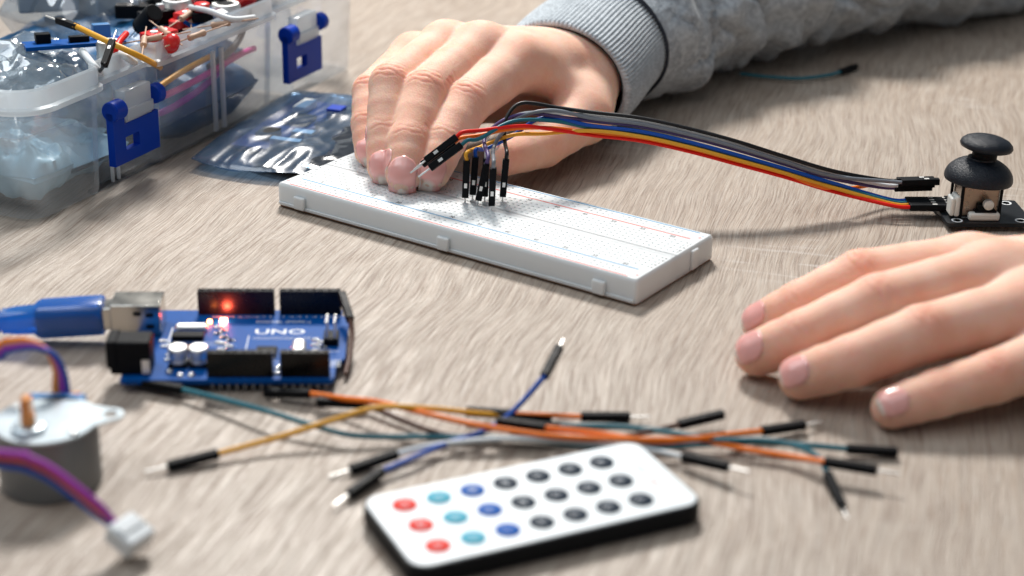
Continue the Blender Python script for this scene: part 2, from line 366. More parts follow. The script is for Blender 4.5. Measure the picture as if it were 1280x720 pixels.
def surface(H, lo, hi, h):
    lo = np.array(lo, float); hi = np.array(hi, float); n = np.ceil((hi-lo)/h).astype(int)+1
    # coarse pass over blocks of cells, fine samples only in blocks near the surface
    B = 6; nb = -(-n//B); cen = np.stack(np.meshgrid(*[lo[k]+h*(np.arange(nb[k])*B+(B-1)/2) for k in range(3)], indexing='ij'), -1)
    dc = hand_sdf(cen, H); near = np.abs(dc) < h*B*.95+1.5
    D = np.repeat(np.repeat(np.repeat(dc, B, 0), B, 1), B, 2).astype(np.float32)
    bl = np.argwhere(near); loc = np.stack(np.meshgrid(*[np.arange(B)]*3, indexing='ij'), -1).reshape(-1, 3)
    for k in range(0, len(bl), 600):
        I = (bl[k:k+600, None]*B+loc[None]).reshape(-1, 3); D[tuple(I.T)] = hand_sdf((lo+h*I), H)
    D = D[:n[0], :n[1], :n[2]]
    s = D < 0
    c = [s[a:a-1 or None, b:b-1 or None, d:d-1 or None][:n[0]-1, :n[1]-1, :n[2]-1] for a in (0, 1) for b in (0, 1) for d in (0, 1)]
    cnt = sum(x.astype(np.int8) for x in c); act = (cnt > 0) & (cnt < 8)
    idx = -np.ones(act.shape, int); ii = np.argwhere(act); idx[act] = np.arange(len(ii))
    acc = np.zeros((len(ii), 3)); num = np.zeros(len(ii))
    offs = [(a, b, d) for a in (0, 1) for b in (0, 1) for d in (0, 1)]
    for a in offs:
        for ax in range(3):
            if a[ax]: continue
            b = list(a); b[ax] = 1; pa = ii+np.array(a); pb = ii+np.array(b)
            da = D[tuple(pa.T)]; db = D[tuple(pb.T)]; m = (da < 0) != (db < 0); t = np.where(m, da/np.where(m, da-db, 1), 0)
            acc[m] += (pa[m]+(pb[m]-pa[m])*t[m][:, None]); num[m] += 1
    V = lo+h*acc/num[:, None]
    F = []
    for ax in range(3):
        u, v = (ax+1) % 3, (ax+2) % 3
        sl0 = [slice(None)]*3; sl1 = [slice(None)]*3; sl0[ax] = slice(0, -1); sl1[ax] = slice(1, None)
        e = s[tuple(sl0)] != s[tuple(sl1)]; q = np.argwhere(e); q = q[(q[:, u] > 0) & (q[:, v] > 0) & (q[:, u] < n[u]-1) & (q[:, v] < n[v]-1)]
        du = np.eye(3, dtype=int)[u]; dv = np.eye(3, dtype=int)[v]
        a = idx[tuple(q.T)]; b = idx[tuple((q-du).T)]; c_ = idx[tuple((q-du-dv).T)]; d_ = idx[tuple((q-dv).T)]
        ins = s[tuple(q.T)]
        quad = np.stack([a, b, c_, d_], 1); quad[~ins] = quad[~ins][:, ::-1]; F.append(quad)
    F = np.concatenate(F)
    for _ in range(2):
        g, d = grad(V, H); V = V-g*d[:, None]
    return V, F
def grad(V, H, e=.25):
    d = hand_sdf(V, H); g = np.stack([(hand_sdf(V+np.eye(3)[k]*e, H)-hand_sdf(V-np.eye(3)[k]*e, H))/(2*e) for k in range(3)], 1)
    g /= np.linalg.norm(g, axis=1)[:, None]+1e-9; return g, d
def norm(v): v = np.array(v, float); return v/np.linalg.norm(v)
def make_hand(H, root, lo, hi, h):
    V, F = surface(H, lo, hi, h); g, _ = grad(V, H)
    red = np.zeros(len(V)); disp = np.zeros(len(V))
    for nme, f in H['fingers'].items():
        j = [np.array(x, float) for x in f['j']]; nd = [norm(x) for x in f['n']]
        for i, (amp, lines) in ((1, (.26, (-1.3, .9))), (2, (.42, (-3.9, -1.4, 1.3, 3.6)))):
            if nme == 'thumb' and i == 2: continue
            ax = norm(norm(j[i-1]-j[i])+norm(j[i]-j[i+1])); rel = V-j[i]; t = rel@ax; dn = nd[i]-ax*(nd[i]@ax); dn = norm(dn)
            side = (rel@dn)/(f['r'][i]+.5); near = np.linalg.norm(rel-np.outer(t, ax), axis=1) < f['r'][i]*1.45
            w = np.clip((side-.45)/.4, 0, 1)*near; lat = rel@np.cross(ax, dn)
            for q, l0 in enumerate(lines):
                wob = .45*np.sin(lat*.9+q*2.1+i)+.12*lat*(1 if q % 2 else -1)*.5
                disp -= amp*(1. if q in (1, 2) else .6)*w*np.exp(-((t-l0-wob)/.38)**2)
            disp += (.12 if i == 2 else .0)*w*np.exp(-(t/4.5)**2)
            red = np.maximum(red, (.62 if i == 2 else .35)*w*np.exp(-(t/5.)**2)*(np.abs(t) < 12))
        dt = np.linalg.norm(V-j[0], axis=1); red = np.maximum(red, .55*np.exp(-(dt/10)**2))
        m = V-j[3]; dm = np.linalg.norm(m, axis=1); red = np.maximum(red, .30*np.exp(-(dm/13)**2)*np.clip(g@nd[2], 0, 1))
    V = V+g*disp[:, None]
    mb = MB(); mb.v = V.tolist(); mb.f = F.tolist()
    inv = Matrix.Translation(-root.location/S); rl = np.array(root.location)/S
    me = bpy.data.meshes.new('skin_surface'); me.from_pydata(((V-rl)*S).tolist(), [], F.tolist()); me.materials.append(M_skin)
    me.polygons.foreach_set('use_smooth', [True]*len(F)); a = me.attributes.new('red', 'FLOAT', 'POINT'); a.data.foreach_set('value', red.astype(np.float32))
    me.update(); o = bpy.data.objects.new('skin_surface', me); COL.objects.link(o); o.parent = root
    for nme, f in H['fingers'].items():
        if f.get('nail') is None: continue
        hw, ln, off = f['nail']
        j0 = np.array(f['j'][0], float); j1 = np.array(f['j'][1], float); ax = norm(j0-j1); dn = norm(f['n'][0]); dn = norm(dn-ax*(dn@ax)); la = np.cross(ax, dn)
        nu, nv = 13, 15; pts = []; edge = []
        for iv in range(nv):
            v = iv/(nv-1)*2-1
            wv = (1-abs(v)**3.2)**.45 if v > 0 else (1-abs(v)**2.4)**.5
            wv = max(wv, .12)
            for iu in range(nu):
                u = iu/(nu-1)*2-1
                pts.append(j0+ax*(off+v*ln/2)+la*(u*hw*wv*(1 if v < 0 else .97))+dn*(f['r'][0]+5)); edge.append(1. if v > .72+.12*u*u else 0.)
        pts = np.array(pts); q = pts.copy()
        for _ in range(26): q = q-dn*np.clip(hand_sdf(q, H), -1, 4)[:, None]*.8
        gq, _ = grad(q, H)
        # a nail is flatter than the finger under it and stands proud at its free edge
        vv = np.repeat(np.linspace(-1, 1, nv), nu); uu = np.tile(np.linspace(-1, 1, nu), nv)
        depth = (q-j0)@dn; mxd = np.repeat(depth.reshape(nv, nu).max(1), nu)
        q = q+dn*((mxd-depth)*.12)[:, None]+dn*(.30+.25*np.clip(vv, 0, 1)-.18*np.abs(uu)**4)[:, None]
        me = bpy.data.meshes.new('fingernail'); fs = [(a_*nu+b_, a_*nu+b_+1, (a_+1)*nu+b_+1, (a_+1)*nu+b_) for a_ in range(nv-1) for b_ in range(nu-1)]
        me.from_pydata(((q-rl)*S).tolist(), [], fs); me.materials.append(M_nail); me.polygons.foreach_set('use_smooth', [True]*len(fs))
        at2 = me.attributes.new('edge', 'FLOAT', 'POINT'); at2.data.foreach_set('value', edge); me.update()
        no = bpy.data.objects.new('fingernail', me); COL.objects.link(no); no.parent = root
        so = no.modifiers.new('solid', 'SOLIDIFY'); so.thickness = .45*S; so.offset = -1
    return o
def A(*p): return np.array(p, float)

# right hand: fingertips pressing on the breadboard
RH = {'fingers': {
    'index': dict(j=[(-31.7, 657.8, 17), (-27.6, 669.5, 25.4), (-19.2, 688, 35.8), (.8, 722, 43.5)], r=[7.0, 8.2, 9.2, 11], n=[(.12, -.62, .75), (.1, -.7, .7), (0, -.35, .93), (0, -.1, 1)], nail=(5.5, 11, 2.2)),
    'middle': dict(j=[(-42.8, 654.8, 17), (-41.2, 666.5, 26), (-36, 688.5, 39.5), (-14.9, 726, 47.5)], r=[7.2, 8.4, 9.4, 11], n=[(.0, -.65, .75), (0, -.7, .7), (0, -.4, .9), (0, -.1, 1)], nail=(5.8, 11.5, 2.4)),
    'ring': dict(j=[(-51.3, 664.5, 16.5), (-51.2, 676, 26), (-50.2, 694, 41), (-30, 733, 46.5)], r=[6.7, 7.8, 8.8, 10.4], n=[(-.1, -.65, .75), (0, -.7, .7), (-.1, -.35, .93), (0, -.1, 1)], nail=(5.1, 10.5, 2.2)),
    'pinky': dict(j=[(-58.8, 684.5, 15.5), (-60, 696, 23.5), (-60, 712, 32.5), (-44, 744, 39)], r=[5.8, 6.7, 7.5, 9.4], n=[(-.2, -.65, .7), (-.2, -.7, .7), (-.2, -.3, .93), (0, -.1, 1)], nail=(4.0, 8.5, 2)),
    'thumb': dict(j=[(-4, 677, 17), (11.5, 697.5, 15.5), (29, 723, 20), (31, 750, 25)], r=[7.6, 9.2, 10.8, 12], n=[(-.75, .1, .65), (-.6, .2, .75), (-.4, .2, .85), (-.3, 0, 1)], nail=(5.6, 11.5, 1.5)),
  }, 'palm': [
    ((.8, 722, 43.5), (33, 757, 31), 10.2, 12), ((-14.9, 726, 47.5), (32, 764, 33), 10.2, 12.5), ((-30, 733, 46.5), (26, 772, 32), 9.6, 12.5), ((-44, 744, 39), (19, 779, 29), 8.8, 12),
    ((-14, 729, 40), (32, 766, 27), 9.5, 13), ((-34, 739, 36), (22, 775, 26), 9, 12), ((-31, 742, 25), (20, 777, 22), 9.5, 12), ((-10, 738, 29), (25, 766, 24), 9.5, 12), ((-20, 740, 20), (22, 770, 20), 10, 12), ((0, 746, 18), (23, 763, 20), 8.5, 12),
    ((29, 724, 20), (32, 752, 26), 10.6, 11.5), ((26, 728, 29), (6, 727, 38), 6, 7.5),
    ((32, 763, 31), (52, 812, 34), 14, 18), ((23, 774, 30), (42, 818, 34), 13, 17), ((28, 769, 30), (48, 815, 34), 13.5, 17)], 'kp': 8.}
hr = thing('hand', "child's right hand pressing its fingertips on the white breadboard, wrist in a grey sweatshirt sleeve", 'hand', (-20, 690, 0))
make_hand(RH, hr, (-78, 636, 3), (98, 838, 78), .7)

LH = {'fingers': {
    'index': dict(j=[(83, 540.5, 7.6), (95, 538, 15.5), (114, 541, 24.5), (151.5, 551, 24.5)], r=[6.8, 7.9, 8.8, 11], n=[(-.3, -.4, .8), (-.3, -.35, .9), (0, -.2, 1), (0, 0, 1)], nail=(5.0, 10.5, .6)),
    'middle': dict(j=[(78.5, 515.5, 8), (92, 512.5, 15.5), (115.5, 517, 25.5), (156, 534.5, 28)], r=[7.3, 8.4, 9.3, 11.3], n=[(-.3, -.55, .75), (-.3, -.4, .9), (0, -.25, 1), (0, 0, 1)], nail=(5.5, 11.2, .6)),
    'ring': dict(j=[(90, 498.8, 8), (104.5, 496, 15), (126.8, 503, 21.5), (164, 517.5, 24.5)], r=[7.1, 8.1, 9.0, 10.8], n=[(-.3, -.6, .7), (-.3, -.4, .9), (0, -.3, 1), (0, 0, 1)], nail=(5.2, 10.8, .6)),
    'pinky': dict(j=[(115, 481.5, 6.6), (129.1, 485, 10), (146.4, 489.8, 13.5), (176, 504, 18.5)], r=[6.3, 7.2, 8.0, 9.8], n=[(-.3, -.65, .65), (-.25, -.45, .9), (0, -.3, 1), (0, -.1, 1)], nail=(4.7, 9.2, .6)),
  }, 'palm': [
    ((151.5, 551, 24), (222, 550, 27), 10, 14), ((156, 534.5, 28), (226, 538, 31), 10.6, 14), ((164, 517.5, 25), (226, 526, 29), 10.2, 14), ((176, 504, 19), (222, 514, 24), 9, 13),
    ((160, 548, 18), (222, 545, 20), 9, 14), ((172, 514, 16), (220, 520, 17), 9, 14), ((152, 547, 22), (166, 513, 21), 8, 8),
    ((224, 545, 27), (300, 560, 31), 17, 22), ((226, 524, 24), (300, 535, 28), 16, 22)], 'kp': 9.}
hl = thing('hand', "child's left hand lying flat with spread fingers on bare wood near the joystick", 'hand', (180, 520, 0))
make_hand(LH, hl, (66, 466, -1), (262, 582, 58), .85)

# sleeve of the right arm
def sleeve():
    cl = spline([(19, 756, 25), (41, 804, 31), (85, 864, 38), (145, 916, 41), (212, 967, 43), (380, 1085, 46)], 26)
    n = len(cl); m = 220
    lens = [0]
    for i in range(1, n): lens.append(lens[-1]+(cl[i]-cl[i-1]).length)
    def ring(i, rad, flat, fn, m=m):
        t = (cl[min(i+1, n-1)]-cl[max(i-1, 0)]).normalized(); a = Vector((-t.y, t.x, 0)).normalized(); b = t.cross(a)
        if b.z < 0: b = -b
        out = []
        for k in range(m):
            th = 2*PI*k/m; r = rad+fn(th, lens[i]); p = cl[i]+a*math.cos(th)*r*1.02+b*math.sin(th)*r*flat
            if p.z < 1.: p.z = 1.+.12*(p.z-1.) if p.z > -6 else 1.
            p.z = max(p.z, .6); out.append(p)
        return out
    def tube(mb, rings):
        vs = [p for r in rings for p in r]; mm = len(rings[0])
        mb.add(vs, [(i*mm+k, i*mm+(k+1) % mm, (i+1)*mm+(k+1) % mm, (i+1)*mm+k) for i in range(len(rings)-1) for k in range(mm)])
    ic = next(i for i in range(n) if lens[i] > 50)
    # cuff, ribs along the arm
    def rib(th, s): return .42*math.cos(th*104)+1.0*noise.noise(Vector((math.cos(th)*1.5, math.sin(th)*1.5, s*.03)))
    mc = 1040
    def cuffr(s): return 32.3-1.2*(s/50)+.6*math.sin(s/50*PI)+.6*(s/50)
    rings = [ring(0, cuffr(0)-3.2, .86, lambda th, s: 0, mc), ring(0, cuffr(0)-1.2, .86, lambda th, s: 0, mc)]
    for i in range(0, ic+1): rings.append(ring(i, cuffr(lens[i]), .86, rib, mc))
    rings.append(ring(ic, cuffr(50)-2, .86, lambda th, s: 0, mc))
    ax0 = (cl[1]-cl[0]).normalized()
    for r in (rings[0],):
        for q in range(len(r)): r[q] = r[q]+ax0*.8
    rings[1] = [p-ax0*.9 for p in rings[1]]
    mb = MB(); tube(mb, rings)
    fab = world_part(mb, 'cuff', M_rib, hr, smooth=180)
    mb = MB(); tube(mb, [ring(i, cuffr(lens[i])-3.3, .86, lambda th, s: 0) for i in range(0, ic+6)]); world_part(mb, 'lining', M_lining, hr, smooth=180)
    # sleeve with folds
    def fold(th, s):
        s2 = s-50; grow = min(1, s2/50)
        f = 2.4*math.sin(s2*.115+2.2*math.sin(th*1.0+.4)+.8*math.sin(s2*.02))+1.8*math.sin(s2*.23-1.9*th+1)
        f += 6*noise.noise(Vector((math.cos(th)*1.2, math.sin(th)*1.2, s2*.022)))+2.2*noise.noise(Vector((math.cos(th)*3, math.sin(th)*3, s2*.06)))
        q3 = Vector((math.cos(th)*1.6+3, math.sin(th)*1.6, s2*.030)); f += 4*(noise.noise(q3*1.4)); w_ = math.sin(s2*.085+1.3*math.sin(th+1.2)+2.2*noise.noise(q3)); f -= 5.2*math.exp(-(w_/.20)**2); w2_ = math.sin(s2*.05-1.6*math.sin(th+.3)+3*noise.noise(q3*.8+Vector((5, 5, 5)))); f -= 4.4*math.exp(-(w2_/.13)**2)
        # one deep fold near the elbow
        f -= 9*math.exp(-((s2-150-12*math.sin(th))/6.)**2)
        return f*grow
    rings = []
    for i in range(ic, n):
        s2 = lens[i]-50; rad = 32.3+6.5*(1-math.exp(-s2/20))+s2*.02
        rings.append(ring(i, rad, .93, fold, 260))
    mb = MB(); tube(mb, rings); world_part(mb, 'sleeve', M_cloth, hr, smooth=180)
    mb = MB()
    rg = ring(ic, 32.6, .86, lambda th, s: .0, 90); mb.tube(rg+[rg[0], rg[1]], .75, 6, False); world_part(mb, 'seam', M_seam, hr, smooth=180)
sleeve()

# ------------------------------------------------------------------ breadboard
BO = (-93.1, 661.7, 0); BR_ = math.radians(-34.33)
bb = thing('breadboard', 'white solderless breadboard with red and blue rail lines under the right fingertips', 'breadboard', BO, BR_)
def bmat(p): return Matrix.Translation(Vector(BO)) @ Matrix.Rotation(BR_, 4, 'Z') @ Vector(p)
mb = MB(); mb.prism(rrect(164, 54, .8, 3, 82.5, 27.5), 0.2, 1.3); mb.build('adhesive_pad', M_foam, bb)
pitch = 2.54; hs = .54
x0 = 82.5-31*pitch
gx = sorted([x0+i*pitch+s*hs for i in range(63) for s in (-1, 1)]); hx = set(range(63))
railx = [x0+2.54+(k+k//5)*pitch for k in range(50)]
term_rows = [27.5-3.81-4*pitch+k*pitch for k in range(5)]+[27.5+3.81+k*pitch for k in range(5)]
rail_rows = [4.0, 4.0+pitch, 55-4-pitch, 55-4.0]
def strip(name, y0, y1, xs, ys):
    """a moulded strip whose top face has real square contact holes"""
    mb = MB(); X = [.9]+[v for x in xs for v in (x-hs, x+hs)]+[164.1]; Y = [y0]+[v for y in ys for v in (y-hs, y+hs)]+[y1]; zt = 10.0
    nx, ny = len(X), len(Y); vs = [(x, y, zt) for y in Y for x in X]; fs = []
    for j in range(ny-1):
        for i in range(nx-1):
            if i % 2 == 1 and j % 2 == 1: continue
            fs.append((j*nx+i, j*nx+i+1, (j+1)*nx+i+1, (j+1)*nx+i))
    mb.add(vs, fs)
    z2 = zt-1.1
    for j in range(1, ny-1, 2):
        for i in range(1, nx-1, 2):
            a, b, c, d = X[i], X[i+1], Y[j], Y[j+1]; e = .25
            top = [(a, c, zt), (b, c, zt), (b, d, zt), (a, d, zt)]; bot = [(a+e, c+e, z2), (b-e, c+e, z2), (b-e, d-e, z2), (a+e, d-e, z2)]
            mb.cur = 0; mb.add(top+bot, [(0, 4, 5, 1), (1, 5, 6, 2), (2, 6, 7, 3), (3, 7, 4, 0)]); mb.cur = 1; mb.add(bot, [(0, 1, 2, 3)]); mb.cur = 0
    return mb.build(name, [M_abs, M_hole], bb)
def grp(rows): return rows
pw = strip('power_rail', .9, 8.6, railx, rail_rows[:2]); ts = strip('terminal_strip', 8.6, 26.0, [x0+i*pitch for i in range(63)], term_rows[:5])
strip('terminal_strip', 29.0, 46.4, [x0+i*pitch for i in range(63)], term_rows[5:]); strip('power_rail', 46.4, 54.1, railx, rail_rows[2:])
# body shell below the top face: rounded skirt, centre channel
mb = MB(); outl = rrect(165, 55, 1.4, 4, 82.5, 27.5); ins = rrect(163.2, 53.2, .5, 4, 82.5, 27.5); n = len(outl)
lev = [(outl, 1.0), (outl, 8.6), (rrect(164.4, 54.4, 1.2, 4, 82.5, 27.5), 9.55), (rrect(163.2, 53.2, .6, 4, 82.5, 27.5), 9.998)]
vs = [(x, y, z) for L_, z in lev for x, y in L_]; mb.add(vs, [(i*n+k, i*n+(k+1) % n, (i+1)*n+(k+1) % n, (i+1)*n+k) for i in range(3) for k in range(n)]+[tuple(reversed(range(n)))])
mb.box((82.5, 27.5, 6.8), (163.2, 2.998, 6.2))
mb.box((82.5, 26.3, 8.0), (163.2, .598, 3.9)); mb.box((82.5, 28.7, 8.0), (163.2, .598, 3.9))
mb.build('body', M_abs, bb, smooth=40)
mb = MB(); mb.box((82.5, -.35, 1.9), (163, .7, 1.3)); mb.build('base_lip', M_abs, bb, bevel=.2)
for x in (12, 82, 150):
    mb = MB(); mb.box((x, -.75, 4.0), (5.2, 1.7, 5.2)); mb.build('mounting_tab', M_abs, bb, bevel=.5, seg=3)
for y in (18, 40):
    mb = MB(); mb.box((165.6, y, 5.2), (1.6, 4.6, 7.6)) if y == 40 else mb.box((165.6, 33, 5.5), (1.2, 3.6, 8.0)); 
    if y == 40: mb.v = [(x-.4, yy, z) for x, yy, z in mb.v]; mb.build('side_notch', M_abs, bb, bevel=.5, seg=3)
def line(y, a, b, m):
    mb = MB(); mb.box(((a+b)/2, y, 10.02), (b-a, .6, .05)); mb.build('rail_line', m, bb)
line(1.75, 5, 160, M_red); line(9.2, 5, 160, M_blue); line(45.8, 5, 160, M_red); line(53.0, 5, 160, M_blue)
mb = MB()
for i in range(5, 63, 5):
    for y in (11.1, 44.0):
        v, f = text_mesh(str(i), 2.3, Matrix.Translation((x0+(i-1)*pitch, y-.1, 10.015)) @ Matrix.Rotation(0, 4, 'Z')); mb.add(v, f)
for k, ch in enumerate('abcde'):
    for x in (2.2, 162.8): v, f = text_mesh(ch, 2.0, Matrix.Translation((x, term_rows[k], 10.015))); mb.add(v, f)
for k, ch in enumerate('fghij'):
    for x in (2.2, 162.8): v, f = text_mesh(ch, 2.0, Matrix.Translation((x, term_rows[5+k], 10.015))); mb.add(v, f)
mb.build('column_numbers', M_ink, bb)
for y, s, m in ((4.0, '+', M_red), (6.6, '-', M_blue), (48.5, '+', M_red), (51, '-', M_blue)):
    for x in (2.4, 162.4): mb = MB(); v, f = text_mesh(s, 2.8, Matrix.Translation((x, y, 10.015))); mb.add(v, f); mb.build('polarity_mark', m, bb)

# ------------------------------------------------------------------ jumper wires
HL = 15.0
def housing(root, end, direction, pin=0, up=Vector((0, 0, 1)), w=2.54, ln=HL, win=True):
    """crimp housing: starts at end, runs along direction; pin>0 adds a bare pin"""
    d = Vector(direction).normalized(); a = Vector(end); M = frame(a, a+d, up)
    mb = MB(); mb.box((ln/2, 0, 0), (ln, w, w), M); h = world_part(mb, 'plug_housing', M_blk, root, bevel=.28)
    if win: mb = MB(); mb.box((ln*.66, 0, w/2+.02), (1.9, 1.1, .1), M); wp_under(mb, 'latch_window', M_metal, h, root)
    if pin:
        mb = MB(); mb.box((ln+pin/2-.3, 0, 0), (pin+.6, .64, .64), M); wp_under(mb, 'pin', M_metal, h, root, bevel=.15)
    return a+d*ln
def wire_thing(label, colour, pts, endA=None, endB=None, r=.78, group=None, loc=None, upA=Vector((0, 0, 1)), upB=Vector((0, 0, 1)), n=10, cat='jumper wire', name='jumper_wire', win=True):
    """pts world mm; endA/endB = (direction outwards, pin length)"""
    pts = [Vector(p) for p in pts]; t = thing(name, label, cat, loc or (pts[0].x, pts[0].y, 0), 0, group)
    pp = list(pts)
    if endA: pp = [pts[0]+Vector(endA[0]).normalized()*1.5]+pp
    if endB: pp = pp+[pts[-1]+Vector(endB[0]).normalized()*1.5]
    sp = spline(pp, n)
    mb = MB(); mb.tube(sp, r, 10); world_part(mb, 'insulation', M_wire[colour], t, smooth=60)
    if endA: housing(t, pts[0], endA[0], endA[1], upA, win=win)
    if endB: housing(t, pts[-1], endB[0], endB[1], upB, win=win)
    return t
G1 = 'jumper wires running from the breadboard to the joystick'
# common path of the ribbon; each wire sits at its own place in the stack
trunk = [(680, 150, 668), (740, 160, 668), (800, 167, 666), (860, 180, 664), (920, 196, 662), (980, 213, 662), (1040, 231, 664)]
order = ['red', 'orange', 'teal', 'blue', 'purple', 'grey', 'white', 'black']
jr = at(1140, 251, 6.5)
stack = {'red': (0, 8, 0), 'orange': (0, 5, .5), 'yellow': (0, 3, -1), 'teal': (0, 0, .2), 'blue': (0, -2.5, -.6), 'navy': (0, -5, .3), 'purple': (0, -8, .7), 'grey': (0, -11, -.2), 'white': (0, -13.5, .8), 'black': (0, -17.5, .2)}
def trunkpts(c, lo=0, hi=None):
    ox, oy, oz = stack[c]; out = []
    for i, (x, y, Y) in enumerate(trunk[lo:hi]):
        k = 1 if i+lo < 5 else .9
        out.append(at(x, y+oy*k*1.12, Y=Y+oz))
    return out
dn = (-.05, .03, -1)
# far (joystick) ends: five sit on the pin header, three float free above it
hdr_px = {'red': (1098, 253), 'orange': (1097, 247), 'teal': (1098, 242), 'blue': (1099, 237), 'navy': (1100, 232)}
JS_O = Vector((168., 647., 2.2)); JS_R = math.radians(2.5)
def jsp(x, y, z): return Matrix.Translation(JS_O) @ Matrix.Rotation(JS_R, 4, 'Z') @ Vector((x, y, z))
hy = [12.6+2.54*k for k in range(5)]
def right_end(c):
    k = ['red', 'yellow', 'teal', 'blue', 'navy'].index(c); e = jsp(3.0-HL, hy[k], 3.4); return e
def tail(c):
    if c in ('red', 'yellow', 'teal', 'blue', 'navy'):
        e = right_end(c); return [e+Vector((-7, 0, .5)), e], ((1, .04, 0), 0)
    y = {'purple': (1118, 235, 671), 'grey': (1127, 228, 668), 'white': (1122, 232, 670), 'black': (1121, 226, 674), 'orange': (1119, 232, 678)}[c]
    e = at(y[0], y[1], Y=y[2]); return [e+Vector((-7, 0, .4)), e], ((1, .05 if c != 'white' else .12, .03), 0)
# breadboard ends
def down(x, ytop, ybot, lean=(0, 0)):
    """top and bottom of a plug standing in the board"""
    b = at(x+lean[0], ybot, 12.2); return b
plugs = {'yellow': (581.5, 246.5, (.03, 0)), 'blue': (591, 243, (.06, .06)), 'purple': (598, 250, (.20, .02)), 'white': (606, 245, (.02, .05)), 'grey': (614.5, 256.5, (.03, -.02)), 'black': (628.5, 245.5, (.07, .02))}
mids = {'yellow': [(600, 184, 656), (640, 169, 661), (680, 167, 667)], 'blue': [(607, 186, 660), (640, 170, 664)],
        'purple': [(606, 172, 656), (630, 150, 662), (665, 142, 666), (705, 147, 668)], 'white': [(605, 180, 660), (618, 160, 662), (650, 143, 665), (690, 141, 668)],
        'grey': [(617, 186, 655), (626, 168, 659), (648, 147, 664), (690, 138, 667)], 'black': [(631, 176, 660), (632, 150, 662), (652, 129, 668), (700, 135, 669)]}
desc = {'yellow': 'yellow jumper wire with its plug standing leftmost in the breadboard', 'blue': 'blue jumper wire plugged upright into the board just behind the yellow one',
        'purple': 'dark purple jumper wire leaning into the breadboard, looping high under the grey ones', 'white': 'pale white jumper wire arching high over the thumb to the joystick',
        'grey': 'grey jumper wire whose upright plug stands nearest the camera in the board', 'black': 'black jumper wire in the highest arch, its plug rightmost in the breadboard'}
for c, (px, py, ln_) in plugs.items():
    foot = at(px, py, 12.0); d = Vector((-ln_[0], -ln_[1], -1)).normalized(); top = foot-d*HL
    pts = [top, top-d*3.]
    cc = c
    pts += [at(x, y, Y=Y) for x, y, Y in mids[c]]
    skip = {'yellow': 1, 'blue': 0, 'purple': 1, 'white': 1, 'grey': 1, 'black': 1}[c]
    pts += trunkpts(c, skip+0)
    tl, eb = tail(c); pts += tl
    wire_thing(desc[c], c, pts, (d, 6.0), eb, group=G1, upA=Vector((0, -1, .2)), loc=(foot.x, foot.y, 10))
# plugs hanging in front of the index finger
for c, A0, B0, mid, lab in (('red', (571, 171, 646), (529, 203, 642), [(600, 163, 650), (650, 157.5, 657), (685, 161, 664)], 'glossy red jumper wire ending in a tilted plug before the index fingertip'),
                            ('teal', (577, 181, 644), (538, 210, 640), [(600, 173, 648), (640, 152, 657), (690, 151, 666)], 'dark teal jumper wire with the lower of the two tilted plugs'),
                            ('orange', (568, 178, 649), (529, 205, 646), [(600, 169, 652), (640, 161, 658), (690, 160, 666)], 'orange jumper wire hidden partly beneath the red one, tilted plug behind')):
    a = at(A0[0], A0[1], Y=A0[2]); b = at(B0[0], B0[1], Y=B0[2]); d = (b-a).normalized()
    tl, eb = tail(c)
    pts = [a, a-d*3]+[at(x, y, Y=Y) for x, y, Y in mid]+trunkpts(c, 1)+tl
    wire_thing(lab, c, pts, (d, 5.5), eb, group=G1, upA=Vector((0, -1, .6)), loc=(a.x, a.y, 0))

# ------------------------------------------------------------------ joystick module
js = thing('joystick_module', 'black thumb joystick on a small black circuit board at the far right', 'joystick', JS_O-Vector((0, 0, 2.2)), JS_R)
z0 = 2.2
mb = MB(); mb.prism(rrect(34, 26, 1.0, 3, 17, 13), z0, z0+1.5); mb.build('circuit_board', M_pcbk, js)
for (x, y) in ((4.5, 3.2), (29.5, 3.2), (4.5, 22.8), (29.5, 22.8)):
    mb = MB(); mb.lathe([(1.5, z0+1.5), (1.5, z0+1.56), (2.2, z0+1.56), (2.2, z0+1.5)], (x, y, 0), 20); mb.build('mounting_hole', M_silk, js)
mb = MB(); mb.v and None
for k in range(5):
    m2 = MB(); m2.box((3.0, hy[k], z0+3.4), (9.5, .64, .64)); m2.build('pin', M_metal, js)
mb = MB(); mb.box((5.6, hy[2], z0+2.9), (2.3, 12.7, 2.5)); mb.build('pin_header', M_blk, js, bevel=.2)
mb = MB()
for k in range(5):
    v, f = text_mesh(['GND', '+5V', 'VRx', 'VRy', 'SW'][k], 1.5, Matrix.Translation((8.8, hy[k]-6, z0+1.52))); mb.add(v, f)
mb.build('silkscreen', M_silk, js)
# gimbal housing: tan frame with openings, potentiometers
cx, cy = 13.9, 13.0
mb = MB()
for (dx, dy) in ((-7.6, -7.2), (7.6, -7.2), (-7.6, 7.2), (7.6, 7.2)): mb.box((cx+dx, cy+dy, z0+7.6), (1.1, 1.1, 13.8))
mb.box((cx, cy, z0+14.8), (16.4, 15.6, 1.2)); mb.build('gimbal_frame', M_blk, js, bevel=.2)
mb = MB(); mb.box((cx, cy, z0+8.2), (14.2, 13.2, 12.0)); mb.build('gimbal_block', mat('gimbal_copper_tin', (.42, .33, .26), .28, metal=.6, var=.25), js, bevel=.5)
mb = MB(); mb.box((cx+1, cy-9.2, z0+3.1), (12.2, 3.4, 3.2)); mb.build('potentiometer', M_cream, js, bevel=.9, seg=3)
mb = MB(); mb.box((cx+1.5, cy-8.0, z0+6.3), (6.5, 3.0, 3.0)); mb.box((cx+1.5, cy-8.4, z0+5.0), (8.6, 3.6, .7)); mb.build('switch_lever', M_blk, js, bevel=.4)
